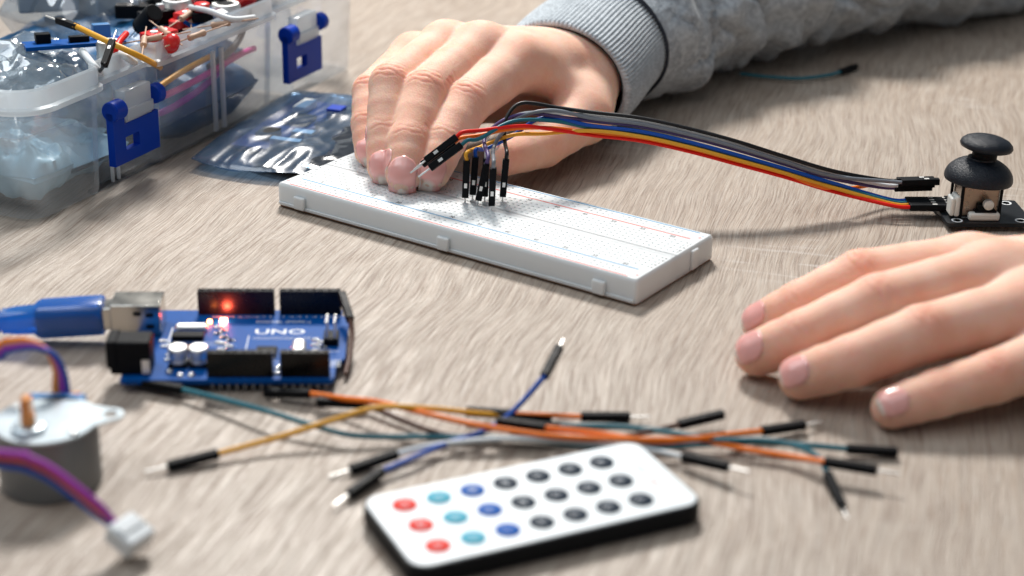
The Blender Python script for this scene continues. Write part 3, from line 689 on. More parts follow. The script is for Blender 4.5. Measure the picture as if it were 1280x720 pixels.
mb = MB(); mb.lathe([(2.0, 0), (2.0, 2.0), (1.4, 2.4)], (0, 0, 0), 16, Matrix.Translation((cx+2, cy-9.2, z0+8.2)) @ Matrix.Rotation(PI/2, 4, 'X')); mb.build('pivot', M_cream, js, smooth=40)
mb = MB(); mb.box((cx-9.4, cy-5.2, z0+6.6), (2.2, 7.0, 8.4)); mb.build('potentiometer', M_cream, js, bevel=.9, seg=3)
mb = MB(); mb.box((cx-11.3, cy-5.6, z0+6.4), (1.7, 6.2, 7.4)); mb.build('potentiometer_cover', M_cream, js, bevel=.7, seg=3)
mb = MB(); mb.box((cx+8.8, cy+1, z0+6), (.8, 3, 9)); mb.build('side_clip', M_blk, js, bevel=.2)
Mt = Matrix.Translation((cx, cy, z0+15.0)) @ Matrix.Rotation(math.radians(3), 4, 'Y') @ Matrix.Rotation(math.radians(-2), 4, 'X')
prof = [(11.8, -.6), (13.0, -.4), (13.3, .5)]+[(13.3*math.cos(a), .5+8.6*math.sin(a)) for a in [i*PI/2/12 for i in range(1, 8)]]
prof += [(5.4, 8.3), (5.3, 9)]
mb = MB(); mb.lathe(prof, n=56, M=Mt); mb.build('dome_skirt', M_rubber, js, smooth=50)
Mk = Mt @ Matrix.Translation((.5, 0, 0)) @ Matrix.Rotation(math.radians(2.5), 4, 'Y') @ Matrix.Diagonal((.95, .95, 1, 1))
mb = MB(); mb.lathe([(5.5, 7.6), (5.1, 8.6), (5.1, 12.4), (5.6, 13.4)], n=40, M=Mk); mb.build('stem', M_blk, js, smooth=50)
mb = MB(); mb.lathe([(5.0, 12.6), (9.0, 12.3), (10.4, 12.9), (10.8, 13.9), (10.4, 15.0), (9.0, 16.2), (6.6, 17.1), (3.5, 17.6), (.4, 17.7)], n=56, M=Mk); mb.build('thumb_cap', M_rubber, js, smooth=60)

# ------------------------------------------------------------------ microcontroller board
UO = Vector((-120.4, 494.7, 0)); UR = math.radians(2.74)
un = thing('microcontroller_board', 'blue microcontroller board printed UNO with a red light lit and black headers', 'circuit board', UO, UR)
zt = 4.6
poly = [(0, 0), (64.5, 0), (66, 1.4), (66, 12.5), (68.6, 15), (68.6, 46.5), (66, 49), (66, 53.3), (0, 53.3)]
mb = MB(); mb.prism(poly, 3.0, zt); mb.build('circuit_board', M_pcb, un, bevel=.15)
def header(x, y, n, name='pin_socket'):
    w = n*2.54; mb = MB(); X = [x]; h = 8.5
    top = zt+h; xs = [x]+[v for k in range(n) for v in (x+2.54*(k+.5)-.5, x+2.54*(k+.5)+.5)]+[x+w]; ys = [y-1.25, y-.5, y+.5, y+1.25]
    vs = [(a, b, top) for b in ys for a in xs]; nx = len(xs)
    mb.add(vs, [(j*nx+i, j*nx+i+1, (j+1)*nx+i+1, (j+1)*nx+i) for j in range(3) for i in range(nx-1) if not (j == 1 and i % 2 == 1)])
    for k in range(n):
        a, b, c, d = xs[1+2*k], xs[2+2*k], y-.5, y+.5; mb.add([(a, c, top), (b, c, top), (b, d, top), (a, d, top), (a, c, top-3), (b, c, top-3), (b, d, top-3), (a, d, top-3)], [(0, 4, 5, 1), (1, 5, 6, 2), (2, 6, 7, 3), (3, 7, 4, 0), (4, 5, 6, 7)])
    X0, X1, Y0, Y1 = x, x+w, y-1.25, y+1.25
    mb.add([(X0, Y0, zt), (X1, Y0, zt), (X1, Y1, zt), (X0, Y1, zt), (X0, Y0, top), (X1, Y0, top), (X1, Y1, top), (X0, Y1, top)], [(0, 1, 5, 4), (1, 2, 6, 5), (2, 3, 7, 6), (3, 0, 4, 7)])
    o = mb.build(name, M_hdr, un)
    mb = MB()
    for k in range(n): mb.box((x+2.54*(k+.5), y, 1.6), (.7, .5, 3.0)); mb.lathe([(.95, 3.0), (.55, 2.2), (.3, 1.2)], (x+2.54*(k+.5), y, 0), 8)
    mb.build('solder_pins', M_solder, o)
    return o
header(26.7, 2.6, 8); header(49.3, 2.6, 6); header(18.2, 50.7, 10); header(45.4, 50.7, 8)
# usb socket
us = MB(); us.box((.4, 38.1, zt+5.6), (16.2, 12.0, 10.6)); ub = us.build('usb_socket', M_steel, un, bevel=.4)
for (x, z) in ((5, 4), (5, 8), (1, 8.5)): mb = MB(); mb.box((x, 31.9, zt+z-.5), (2.4, .3, 1.2)); mb.build('spring_slot', M_blk, ub)
# dc jack
mb = MB(); mb.box((3.0, 7.9, zt+5.5), (12.6, 9.0, 11)); jk = mb.build('power_jack', M_blk, un, bevel=.6)
mb = MB(); mb.box((-2.6, 7.9, zt+6.8), (3.4, 9.8, 9.2)); mb.build('jack_collar', M_blk, jk, bevel=.6)
mb = MB(); mb.box((7.8, 3.1, zt+3.0), (2.4, .7, 4.6)); mb.build('solder_tab', M_metal, jk)
# capacitors, ICs
for x in (19.6, 26.2-.4):
    pass
for x in (16.8, 23.2):
    mb = MB(); mb.box((x, 10.8, zt+.7), (6.2, 6.2, 1.3)); cb = MB()
    b_ = mb.build('capacitor', M_blk, un, bevel=.5); cb.lathe([(3.0, 0), (3.05, .7), (2.8, 1.2), (3.0, 1.7), (3.0, 4.6), (2.6, 5.0)], (x, 10.8, zt+1.3), 24); cb.build('can', M_metal, b_, smooth=40)
def chip(x, y, w, d, h, npin, name='chip', pinm=M_solder):
    mb = MB(); mb.box((x, y, zt+.25+h/2), (w, d, h)); c = mb.build(name, M_blk if h > 1 else M_grey, un, bevel=.1)
    mb = MB()
    for s in (-1, 1):
        for k in range(npin): mb.box((x-w/2+(k+.5)*w/npin, y+s*(d/2+.6), zt+.35), (w/npin*.5, 1.5, .35))
    mb.build('legs', pinm, c); return c
chip(17.3, 30.0, 10.2, 3.9, 1.7, 8); chip(18.5, 21.2, 9.8, 3.9, 1.4, 8)
chip(43.5, 18.5, 6.6, 6.6, 1.1, 8)
mb = MB(); mb.box((17.6, 36.5, zt+1.2), (10.5, 3.4, 2.3)); mb.build('crystal', M_metal, un, bevel=1.0, seg=3)
mb = MB(); mb.box((53.8, 18.8, zt+2.0), (4.4, 8.6, 3.0)); rb = mb.build('crystal', M_metal, un, bevel=1.2, seg=3)
mb = MB(); mb.box((53.8, 13.6, zt+1.0), (3.4, 2.2, 1.8)); mb.build('reset_button', M_blk, un, bevel=.4)
# small parts: resistors and solder pads, each its own piece
pr = random.Random(3)
pads = []
for i in range(7): pads.append((29.0+(i % 2)*2.1, 17+i*2.3, 1.6, .9))
for (x, y) in ((26, 39), (28, 36), (26.4, 34), (28.4, 31), (27.5, 27), (13, 17.5), (13.2, 14), (13.2, 21), (12.7, 26), (9.5, 28), (10.5, 24), (58.5, 29), (60.5, 27), (58.5, 25), (61, 23.5), (58.8, 21), (63, 26)): pads.append((x, y, 1.5, 1.1))
for (x, y, a, b) in pads:
    mb = MB(); mb.box((x, y, zt+.35), (a, b, .6)); r_ = mb.build('surface_part', M_blk if pr.random() < .35 else M_cream, un, bevel=.1)
    mb = MB()
    for s in (-1, 1): mb.lathe([(.62, 0), (.5, .45), (.15, .62)], (x+s*a*.62, y, zt), 10)
    mb.build('solder_joint', M_solder, r_, smooth=60)
for x, y in ((18.2, 2.8), (21.6, 2.8), (14.5, 5.5), (39.7+8.3, 4.2), (48, 8)):
    mb = MB(); mb.lathe([(1.2, 0), (1.0, .7), (.3, 1.0)], (x, y, zt), 14); mb.build('solder_joint', M_solder, un, smooth=60)
mb = MB(); mb.box((63.6, 27.9, zt+1.3), (4.9, 7.4, 2.5)); ic = mb.build('programming_header', M_blk, un, bevel=.2)
for ax in (-1.27, 1.27):
    for k in (-1, 0, 1): mb = MB(); mb.box((63.6+ax, 27.9+k*2.54, zt+4.2), (.64, .64, 8.4)); mb.build('pin', M_metal, ic)
# silkscreen
mb = MB()
def tx(s, size, x, y, sx=1): v, f = text_mesh(s, size, Matrix.Translation((x, y, zt+.02)), sx=sx); mb.add(v, f)
tx('UNO', 5.4, 46.5, 35.5, 1.35); tx('DIGITAL (PWM~)', 2.0, 47, 43.5, 1.2); tx('POWER', 1.8, 37, 6.4); tx('ANALOG IN', 1.8, 57, 6.4)
for k, s in enumerate(['AREF', 'GND', '13', '12', '~11', '~10', '~9', '8']): tx(s, 1.5, 24.6+k*2.54, 47.6)
for k, s in enumerate(['7', '~6', '~5', '4', '~3', '2', 'TX', 'RX']): tx(s, 1.6, 46.7+k*2.54, 47.6)
for k in range(6): mb.box((63+k*.8, 11.5, zt+.03), (.25, 5, .05))
for yy, xa, xb in ((12.5, 33, 60), (13.6, 33, 41), (25, 22, 33), (26.2, 22, 31.5), (27.4, 22, 30), (30, 38, 59), (31.2, 38, 57)): mb.box(((xa+xb)/2, yy, zt+.03), (xb-xa, .16, .05))
mb.box((11.2, 33, zt+.03), (.5, 12, .05)); mb.box((60.5, 20.5, zt+.03), (12, .25, .05)); mb.box((36.6, 24, zt+.03), (.3, 17, .05))
mb.build('silkscreen', M_silk, un)
for (x, y, m, s) in ((27.2, 43.4, M_led, 1.6), (22.8, 42.6, M_led2, 1.0)):
    mb = MB(); mb.box((x, y, zt+.6), (s*1.2, s, .9)); mb.build('status_light', m, un, bevel=.2)

# USB cable
us_t = thing('usb_cable', 'translucent blue USB cable plugged into the circuit board from the left', 'cable', (-175, 530, 0))
R2 = Matrix.Translation(UO) @ Matrix.Rotation(UR, 4, 'Z')
c0 = R2 @ Vector((-6.3, 38.1, zt+5.4)); c1 = c0+Vector((-9, -.6, -.1)); c2 = c0+Vector((-36, -2.5, -2.2)); dd = (c2-c0).normalized()
M = frame(c0, c2)
mb = MB(); mb.box((-1, 0, 0), (13, 8.4, 7.6), M); world_part(mb, 'metal_plug', M_steel, us_t, bevel=.5)
mb = MB(); mb.box((15.5, 0, 0), (21, 10.4, 9.8), M); world_part(mb, 'core', M_usbin, us_t, bevel=1.5, seg=3)
# boot: rounded rectangular loft that narrows to the cable
mb = MB(); secs = [(4.4, 12.2, 11.0), (5, 12.6, 11.4), (12, 12.6, 11.4), (24, 12.6, 11.4), (25.5, 11.8, 10.6), (27, 9.2, 8.6), (33, 8.6, 8.2), (36, 7.6, 7.4)]
x = 36
for k in range(9): secs += [(x+.2, 7.6-.15*k, 7.6-.15*k), (x+1.1, 7.6-.15*k, 7.6-.15*k), (x+1.3, 5.0, 5.0), (x+2.0, 5.0, 5.0)]; x += 2.2
vs = []; fs = []
for (xx, w, h) in secs:
    for (a, b) in rrect(w, h, min(w, h)*.32, 5): vs.append(M @ Vector((xx, a, b)))
q = len(rrect(1, 1, .3, 5))
for i in range(len(secs)-1):
    for k in range(q): fs.append((i*q+k, i*q+(k+1) % q, (i+1)*q+(k+1) % q, (i+1)*q+k))
fs += [tuple(range(q)), tuple((len(secs)-1)*q+k for k in range(q))]; mb.add(vs, fs); world_part(mb, 'strain_relief', M_usb, us_t, smooth=40)
e = M @ Vector((x-1, 0, 0)); mb = MB(); mb.tube(spline([e, e+Vector((-25, -2, -2.5)), e+Vector((-80, -14, -3)), e+Vector((-160, -10, -3))], 8), 2.3, 14); world_part(mb, 'cable', M_usb, us_t, smooth=60)

# ------------------------------------------------------------------ stepper motor
MO = Vector((-128.0, 439.0, 0)); mt = thing('stepper_motor', 'round grey geared stepper motor with brass shaft and coloured leads at lower left', 'motor', MO)
mb = MB(); mb.lathe([(13.4, .0), (14, .5), (14, 18.4), (13.8, 18.8)], n=64); mb.build('motor_can', M_mot, mt, smooth=40)
# flange plate with two ears
pl = []
for k in range(96):
    a = 2*PI*k/96; x, y = 14.25*math.cos(a), 14.25*math.sin(a); pl.append((x, y))
ear = []
E0 = math.radians(12)
def platepoly():
    out = []
    for k in range(97):
        a = -PI+2*PI*k/96; cxx, s = math.cos(a), math.sin(a)
        out.append((14.25*cxx, 14.25*s))
    return out
mb = MB(); mb.prism(platepoly()[:-1], 18.8, 19.6)
p_ = mb.build('face_plate', M_plate, mt, bevel=.2)
for s in (-1, 1):
    mb = MB(); pts = []
    for k in range(13): a = -PI/2+PI*k/12; pts.append((17.5+3.6*math.cos(a), 3.6*math.sin(a)))
    pts = pts+[(12.4, 6.4), (12.4, -6.4)]
    Mx = Matrix.Rotation(E0+(0 if s > 0 else PI), 4, 'Z'); hole = [(17.5+2.1*math.cos(-2*PI*k/16), 2.1*math.sin(-2*PI*k/16)) for k in range(16)]
    n1 = len(pts); vs = [Mx @ Vector((x, y, z)) for z in (18.95, 19.72) for x, y in pts+hole]; nt_ = n1+16
    fs = [(i, (i+1) % n1, nt_+(i+1) % n1, nt_+i) for i in range(n1)]+[(n1+i, n1+(i+1) % 16, nt_+n1+(i+1) % 16, nt_+n1+i) for i in range(16)]
    mb.add(vs, fs)
    # ring faces between outline and hole
    import mathutils
    tri = mathutils.geometry.tessellate_polygon([[Vector((x, y, 0)) for x, y in pts], [Vector((x, y, 0)) for x, y in hole]])
    nb = len(mb.v)-len(vs)
    for t_ in tri: mb.f.append(tuple(nb+i for i in t_)); mb.mi.append(0); mb.f.append(tuple(nb+nt_+i for i in reversed(t_))); mb.mi.append(0)
    mb.build('mounting_ear', M_plate, mt)
mb = MB(); mb.lathe([(4.6, 19.6), (4.6, 20.9), (4.2, 21.2), (2.6, 21.2)], (-3, -6.5, 0), 32); mb.build('boss', M_plate, mt, smooth=40)
mb = MB(); mb.lathe([(2.0, 21), (2.0, 24.6)], (-3, -6.5, 0), 24); mb.box((-3, -6.5, 27.0), (2.6, 3.6, 5.2)); mb.build('shaft', M_brass, mt, bevel=.3)
for (x, y) in ((9.4, -8.0), (-9.8, 6.4)): mb = MB(); mb.lathe([(1.3, 19.6), (1.2, 20.1), (.5, 20.4)], (x, y, 0), 14); mb.build('rivet', M_metal, mt, smooth=60)
mb = MB(); mb.box((-1, 13.8, 10.6), (17, 5.6, 18)); mb.build('lead_cover', M_bluecap, mt, bevel=.8)
leads = ['orange', 'red', 'yellow', 'pink', 'violet']
lead_px = [(-30, 441), (8, 433), (38, 430), (62, 440), (74, 462), (78, 492)]
for k, c in enumerate(leads):
    off = (k-2)
    P = [MO+Vector((2.5+off*1.25, 15.5, 12.0)), MO+Vector((2.8+off*1.2, 17, 18.5))]
    for i, (x, y) in enumerate(reversed(lead_px)):
        f = i/5
        P.append(at(x-off*4.0*(1-f)+off*.5, y+(off*1.0)*(1-f)-off*4.4*f, Y=457+f*3+off*.3))
    # out of the frame on the left and back in front of the motor
    last = P[-1]; P += [Vector((-214+off, 452, 31)), Vector((-226+off*.6, 430, 28+off*.4)), Vector((-208, 412-off*.3, 30+off*.9))]
    lo = [-1.7, 1.1, 1.8, -.6, .2][k]; back = [0, 0, -.6, 1.6, 1.4][k]
    Q = [(2, 574-lo*5.0, 407), (30, 578-lo*5, 406), (62, 592-lo*4.8, 405), (95, 616-lo*4.6, 403), (125, 640-lo*4, 402), (150, 660-off*3, 402)]
    P += [at(x+(lo if i < 5 else -off)*1.2*(i/5), y, Y=Y+back*(1-i/6)) for i, (x, y, Y) in enumerate(Q)]
    mb = MB(); mb.tube(spline(P, 8), .78, 8); world_part(mb, 'lead', M_wire[['blue', 'violet', 'violet', 'yellow', 'orange'][k]], mt, smooth=60)
a = at(150, 659, Y=402); b = at(188, 690, Y=397); d = (b-a).normalized(); M = frame(a-d*1, b)
mb = MB(); mb.box((4.4, 0, 0), (8.8, 9.6, 5.6), M); cn = world_part(mb, 'connector', M_white, mt, bevel=.8, seg=3)
mb = MB(); mb.box((3.6, 0, 2.95), (3.0, 8.0, .8), M); wp_under(mb, 'connector_rib', M_white, cn, mt, bevel=.2)

# ------------------------------------------------------------------ remote control
RO = Vector((-23.45, 385.7, 0)); RR = math.radians(25.6)
rc = thing('remote_control', 'slim white card remote with three rows of red, cyan, blue and black keys', 'remote control', RO, RR)
mb = MB(); P = rrect(86, 40, 5.5, 8, 43, 20); n = len(P)
lv = [(rrect(84.4, 38.4, 5, 8, 43, 20), 0.3), (rrect(86, 40, 5.5, 8, 43, 20), 1.2), (rrect(86, 40, 5.5, 8, 43, 20), 5.3), (rrect(85.2, 39.2, 5.2, 8, 43, 20), 6.1)]
mb.add([(x, y, z) for L_, z in lv for x, y in L_], [(i*n+k, i*n+(k+1) % n, (i+1)*n+(k+1) % n, (i+1)*n+k) for i in range(3) for k in range(n)]+[tuple(reversed(range(n))), tuple(3*n+k for k in range(n))])
mb.build('shell', M_rblack, rc, smooth=40)
mb = MB(); mb.prism(rrect(84.2, 38.2, 4.8, 8, 43, 20), 6.0, 6.5); fp = mb.build('face_plate', M_rwhite, rc, bevel=.2)
keys = [['CH-', 'CH', 'CH+'], ['|<<', '>>|', '>||'], ['-', '+', 'EQ'], ['0', '100+', '200+'], ['1', '2', '3'], ['4', '5', '6'], ['7', '8', '9']]
kc = ['red', 'cyan', 'blue', 'black', 'black', 'black', 'black']
kmesh = {}
for i, row in enumerate(keys):
    for j, s in enumerate(row):
        x = 10.2+i*9.95; y = 8.3+j*11.4
        mb = MB(); mb.lathe([(3.5, 0), (3.5, .3), (3.15, .55), (.4, .62)], (x, y, 6.5), 28); kk = mb.build('key', M_key[kc[i]], rc, smooth=50)
        v, f = text_mesh(s, 1.8 if len(s) > 2 else 2.5, Matrix.Translation((x, y, 7.13)) @ Matrix.Rotation(PI/2, 4, 'Z'), .03); mb = MB(); mb.add(v, f); mb.build('key_print', M_keytxt, kk)
mb = MB(); v, f = text_mesh('Car', 4.2, Matrix.Translation((78, 14.8, 6.52)) @ Matrix.Rotation(PI/2, 4, 'Z'), shear=.3); mb.add(v, f); mb.build('print', mat('faded_red_print', (.78, .45, .42), .5), fp)
mb = MB(); v, f = text_mesh('mp3', 3.6, Matrix.Translation((78, 24, 6.52)) @ Matrix.Rotation(PI/2, 4, 'Z'), shear=.3); mb.add(v, f); mb.build('print', mat('faded_grey_print', (.5, .55, .6), .5), fp)

# ------------------------------------------------------------------ loose jumper wires in the foreground
G2 = 'loose jumper wires tangled in the foreground'
def loose(label, colour, path, A_=None, B_=None, zs=None, r=.86, group=G2):
    """path: (px, py, z); ends: (px, py, z) of the far end of the plug, pin length"""
    pts = [at(x, y, z) for x, y, z in path]
    ea = eb = None
    if A_: q = at(*A_[:3]); ea = ((q-pts[0]), A_[3])
    if B_: q = at(*B_[:3]); eb = ((q-pts[-1]), B_[3])
    return wire_thing(label, colour, pts, ea, eb, r=r, group=group, n=8, win=False)
loose('bright orange jumper wire starting at the board edge, topmost of the tangle', 'orange', [(388, 492, 4), (430, 498, 5), (475, 503, 7), (540, 519, 7), (600, 532, 6), (690, 545, 5), (780, 549, 5), (860, 549, 5), (915, 543, 4), (952, 539, 3)], (350, 491, 3, 0), (992, 533, 2.5, 6.5))
loose('yellow jumper wire with a bare pin pointing at the motor', 'yellow', [(273, 567, 2.5), (350, 546, 4), (420, 524, 7), (475, 509, 9), (540, 511, 7), (600, 517, 4), (628, 519, 2.5)], (233, 577, 2, 6.5), (656, 521, 2, 0))
loose('navy blue jumper wire standing out of the tangle with its raised end', 'blue', [(680, 471, 13), (655, 500, 8), (630, 524, 4), (600, 541, 3.5), (555, 556, 3), (515, 573, 3), (478, 589, 2.5)], (691, 450, 15, 4), (445, 612, 2, 6.5))
loose('short pale orange jumper wire ending straight to the right, pin bare', 'orange', [(644, 518, 3), (690, 519, 2.6), (726, 521, 2.4)], (628, 517, 3, 0), (768, 521, 2, 6.5), r=.8)
loose('reddish orange jumper wire whose black plug lies over the middle of the tangle', 'orange', [(682, 535, 6), (750, 542, 5), (820, 553, 3), (880, 552, 3), (940, 563, 3), (985, 570, 3), (1030, 577, 5)], (640, 529, 6, 0), (1078, 585, 5, 6.5))
loose('dusty teal jumper wire curling out from under the circuit board', 'teal', [(228, 487, 3), (285, 501, 4), (340, 516, 5), (395, 533, 4), (450, 545, 3), (560, 546, 2), (660, 550, 2), (760, 560, 2), (840, 558, 2), (930, 553, 3), (1000, 556, 3), (1058, 561, 2.5)], (205, 483, 3, 0), (1102, 564, 2, 0))
loose('white jumper wire running low behind the remote', 'white', [(497, 567, 3), (545, 556, 3), (620, 549, 4), (690, 550, 3.5), (760, 556, 3), (815, 563, 2.5), (853, 571, 3)], (459, 580, 2, 6.5), (893, 580, 4, 6.5))
loose('greyish teal jumper wire bending down sharply at its right end', 'teal', [(700, 533, 2.5), (760, 533, 2.5), (820, 538, 3), (890, 549, 4), (960, 551, 5), (1005, 561, 5), (1026, 576, 4), (1034, 592, 3)], (672, 534, 2, 0), (1043, 612, 1.8, 6.5))
loose('dark brown jumper wire whose thick right plug points up and away', 'brown', [(457, 505, 2.5), (500, 524, 2), (560, 544, 1.6), (650, 548, 1.5), (740, 550, 2), (800, 542, 2.5), (848, 531, 3)], (418, 503, 3, 0), (894, 520, 4, 0))
loose('dark teal jumper wire with black plug lying in the shadow beside the sleeve', 'teal', [(925, 92, 3), (960, 96, 2.2), (1000, 98, 2.2), (1035, 94, 2.2), (1050, 90, 2.2)], None, (1073, 82, 2.2, 0), group=None)
loose('brown jumper wire passing down the right edge of the circuit board', 'brown', [(438, 400, 10), (440, 418, 7), (437, 445, 4), (432, 468, 2)], (431, 379, 12, 0), None, group=None)

# ------------------------------------------------------------------ storage box
BXO = Vector((-180.5, 632.5, 0)); BXA = math.radians(65.5)
bx = thing('storage_box', 'clear plastic parts box with two blue side latches, heaped open at upper left', 'box', BXO, BXA)
LX, LY = 250., 150.   # along the long side, and to the left
def outline(off):
    """closed outline of the box wall; long side at y=0 with two latch bays"""
    r = 13.; pts = []; bay = 5.
    path = []
    # local frame: x along long side, y inward
    def arc(cx_, cy_, a0, a1, rr, n=7):
        return [(cx_+rr*math.cos(a0+(a1-a0)*k/n), cy_+rr*math.sin(a0+(a1-a0)*k/n)) for k in range(n+1)]
    path += arc(r, r, PI, 1.5*PI, r)
    for (a, b) in ((43, 80), (170, 212)):
        path += [(a-2.5, 0), (a-1.2, .5), (a-.4, 2), (a+.3, bay-.8), (a+1.5, bay), (b-1.5, bay), (b-.3, bay-.8), (b+.4, 2), (b+1.2, .5), (b+2.5, 0)]
    path += arc(LX-r, r, 1.5*PI, 2*PI, r); path += arc(LX-r, LY-r, 0, .5*PI, r); path += arc(r, LY-r, .5*PI, PI, r)
    n = len(path); out = []
    for i in range(n):
        p = Vector(path[i]); a = Vector(path[i-1]); b = Vector(path[(i+1) % n]); t1 = (p-a); t2 = (b-p)
        t = (t1.normalized() if t1.length > 1e-6 else t2.normalized())+(t2.normalized() if t2.length > 1e-6 else t1.normalized()); t.normalize()
        out.append((p.x+t.y*off, p.y-t.x*off))
    return out
def sweep(prof, name, m, bottom=False):
    rings = [[(x, y, z) for x, y in outline(o_)] for o_, z in prof]; n = len(rings[0]); mb = MB()
    mb.add([p for r in rings for p in r], [(i*n+k, i*n+(k+1) % n, (i+1)*n+(k+1) % n, (i+1)*n+k) for i in range(len(prof)-1) for k in range(n)])
    if bottom: mb.f.append(tuple(reversed(range(n)))); mb.mi.append(0)
    return mb.build(name, m, bx, smooth=35)
sweep([(-4.5, .4), (-2.6, 1.2), (-1.8, 3), (0, 43.5)], 'wall', M_boxp, True)
sweep([(0, 43.5), (2.6, 43.6), (2.7, 45.6), (1.0, 46.2), (1.1, 52.5), (.4, 53.2), (-.5, 53.0), (-.6, 46), (-1.4, 43.6), (0, 43.5)], 'rim', M_rim)
for x in (118, 124, 226-100+0): pass
for x in (121, 127.5):
    mb = MB(); mb.box((x, -.2, 22), (2.2, 1.6, 36)); mb.build('rib', M_rim, bx, bevel=.4)
for x in (54, 58):
    mb = MB(); mb.box((x, 5.2, 12), (1.2, 1.0, 22)); mb.build('rib', M_rim, bx)
mb = MB(); mb.box((84.5, LY/2, 22), (1.0, LY-6, 41)); mb.build('divider', M_boxp, bx)
mb = MB(); mb.box((190, LY/2, 22), (1.0, LY-6, 41)); mb.build('divider', M_boxp, bx)
def latch(xc, w=30):
    """blue clip with two round knuckles and a window, held in the bay"""
    y = -.2; mb = MB(); hw = w/2; pts = [(-hw, 11), (hw, 11), (hw, 27), (hw-5, 27), (-hw+7.5, 27), (-hw+7.5, 33), (-hw, 33)]
    hole = [(-7.5, 16), (1.5, 16), (1.5, 21.5), (-7.5, 21.5)][::-1]
    Mx = Matrix(((1, 0, 0, xc), (0, 0, -1, y), (0, 1, 0, 0), (0, 0, 0, 1)))
    n1 = len(pts); al = pts+hole; vs = [Mx @ Vector((a, b, z)) for z in (0, 3.2) for a, b in al]; N2 = len(al)
    fs = [(i, (i+1) % n1, N2+(i+1) % n1, N2+i) for i in range(n1)]+[(n1+i, n1+(i+1) % 4, N2+n1+(i+1) % 4, N2+n1+i) for i in range(4)]
    tri = mathutils.geometry.tessellate_polygon([[Vector((a, b, 0)) for a, b in pts], [Vector((a, b, 0)) for a, b in hole]])
    for t_ in tri: fs.append(tuple(reversed(t_))); fs.append(tuple(N2+i for i in t_))
    mb.add(vs, fs)
    for xx, l_ in ((-hw+3.7, 7.4), (hw+1.0, 4.5)):
        mb.lathe([(3.6, -l_/2), (4.1, -l_/2+.6), (4.1, l_/2-.6), (3.6, l_/2)], (0, 0, 0), 20, Matrix.Translation((xc+xx, y-1.8, 33.5)) @ Matrix.Rotation(PI/2, 4, 'Y'))
    lt = mb.build('latch', M_latch, bx, smooth=35)
    mb = MB(); mb.box((xc+2.5, -.8, 33.5), (w-12.5, 5.2, 13)); mb.box((xc+2.5, -3.9, 30.5), (w-12.5, 1.2, 4.8)); mb.build('latch_hinge', M_rim, lt, bevel=.6)
latch(60.5); latch(191.5)
for (x, y) in ((47, -1.5), (205, -1.5)): pass

def bw(x, y, z=0):
    return Matrix.Translation(BXO) @ Matrix.Rotation(BXA, 4, 'Z') @ Vector((x, y, z))
# contents -- every item stands in the box
def crumple(name, label, cat, c, w, h, H_, m, seed, rz=0, nx=46, amp=7, inner=None, group=None, scale=.034, an=1.):
    """pillow-shaped crumpled plastic bag"""
    t = thing(name, label, cat, c, rz, group); mb = MB(); c = Vector(c); vs = []; fs = []
    for side in (1, -1):
        b0 = len(vs)
        for j in range(nx+1):
            for i in range(nx+1):
                u = i/nx*2-1; v = j/nx*2-1; e = max(0, (1-u**4)*(1-v**4))
                x = u*w/2*(1-.06*v*v); y = v*h/2*(1-.08*u*u)
                q = Vector((x*scale, y*scale*an, seed*3.1+side)); rd = 1-abs(noise.noise(q))*2; rd2 = 1-abs(noise.noise(q*2.3))*2
                z = side*(H_/2*e**.5)+side*e**.5*amp*(.6*(rd-.6)+.4*(rd2-.6))+amp*.35*noise.noise(q*.7+Vector((9, 1, 0)))
                vs.append((x, y, H_/2+z))
        for j in range(nx):
            for i in range(nx):
                a = b0+j*(nx+1)+i; f = (a, a+1, a+nx+2, a+nx+1); fs.append(f if side > 0 else f[::-1])
    mb.add(vs, fs); mb.v = [(x, y, max(.6-0, z)) for x, y, z in mb.v]; mb.build('film', m, t, smooth=50); return t
GB = 'clear plastic bags heaped in the parts box'
crumple('plastic_bag', 'crinkled clear bag bulging over the nearest corner of the parts box', 'plastic bag', bw(45, 42, 9), 68, 56, 38, M_film, 1, BXA, amp=12, group=GB)
crumple('plastic_bag', 'clear bag with bright creases lying against the latch nearest the camera', 'plastic bag', bw(60, 64, 22), 60, 70, 26, M_film, 2, BXA+.5, amp=12, group=GB)
crumple('plastic_bag', 'shiny clear bag sticking up at the top edge of the photo', 'plastic bag', bw(150, 84, 24), 70, 60, 34, M_film, 3, BXA-.3, amp=12, group=GB)
crumple('plastic_bag', 'clear bag deep at the left edge of the parts box', 'plastic bag', bw(30, 100, 12), 60, 80, 34, M_film, 5, BXA, amp=11, group=GB)
crumple('parts_pouch', 'teal pouch pressed against the inside of the near compartment', 'pouch', bw(22, 34, 3), 26, 56, 22, M_teal, 7, BXA, amp=9, nx=40, scale=.07)
crumple('parts_pouch', 'dark blue pouch filling the bottom of the middle compartment', 'pouch', bw(128, 28, 2), 80, 48, 26, M_dkblue, 8, BXA, amp=6, nx=24)
crumple('parts_pouch', 'slate blue pouch lying under the clear bags in the first compartment', 'pouch', bw(50, 62, 3), 52, 110, 16, M_teal, 9, BXA, amp=9, nx=40, scale=.06)

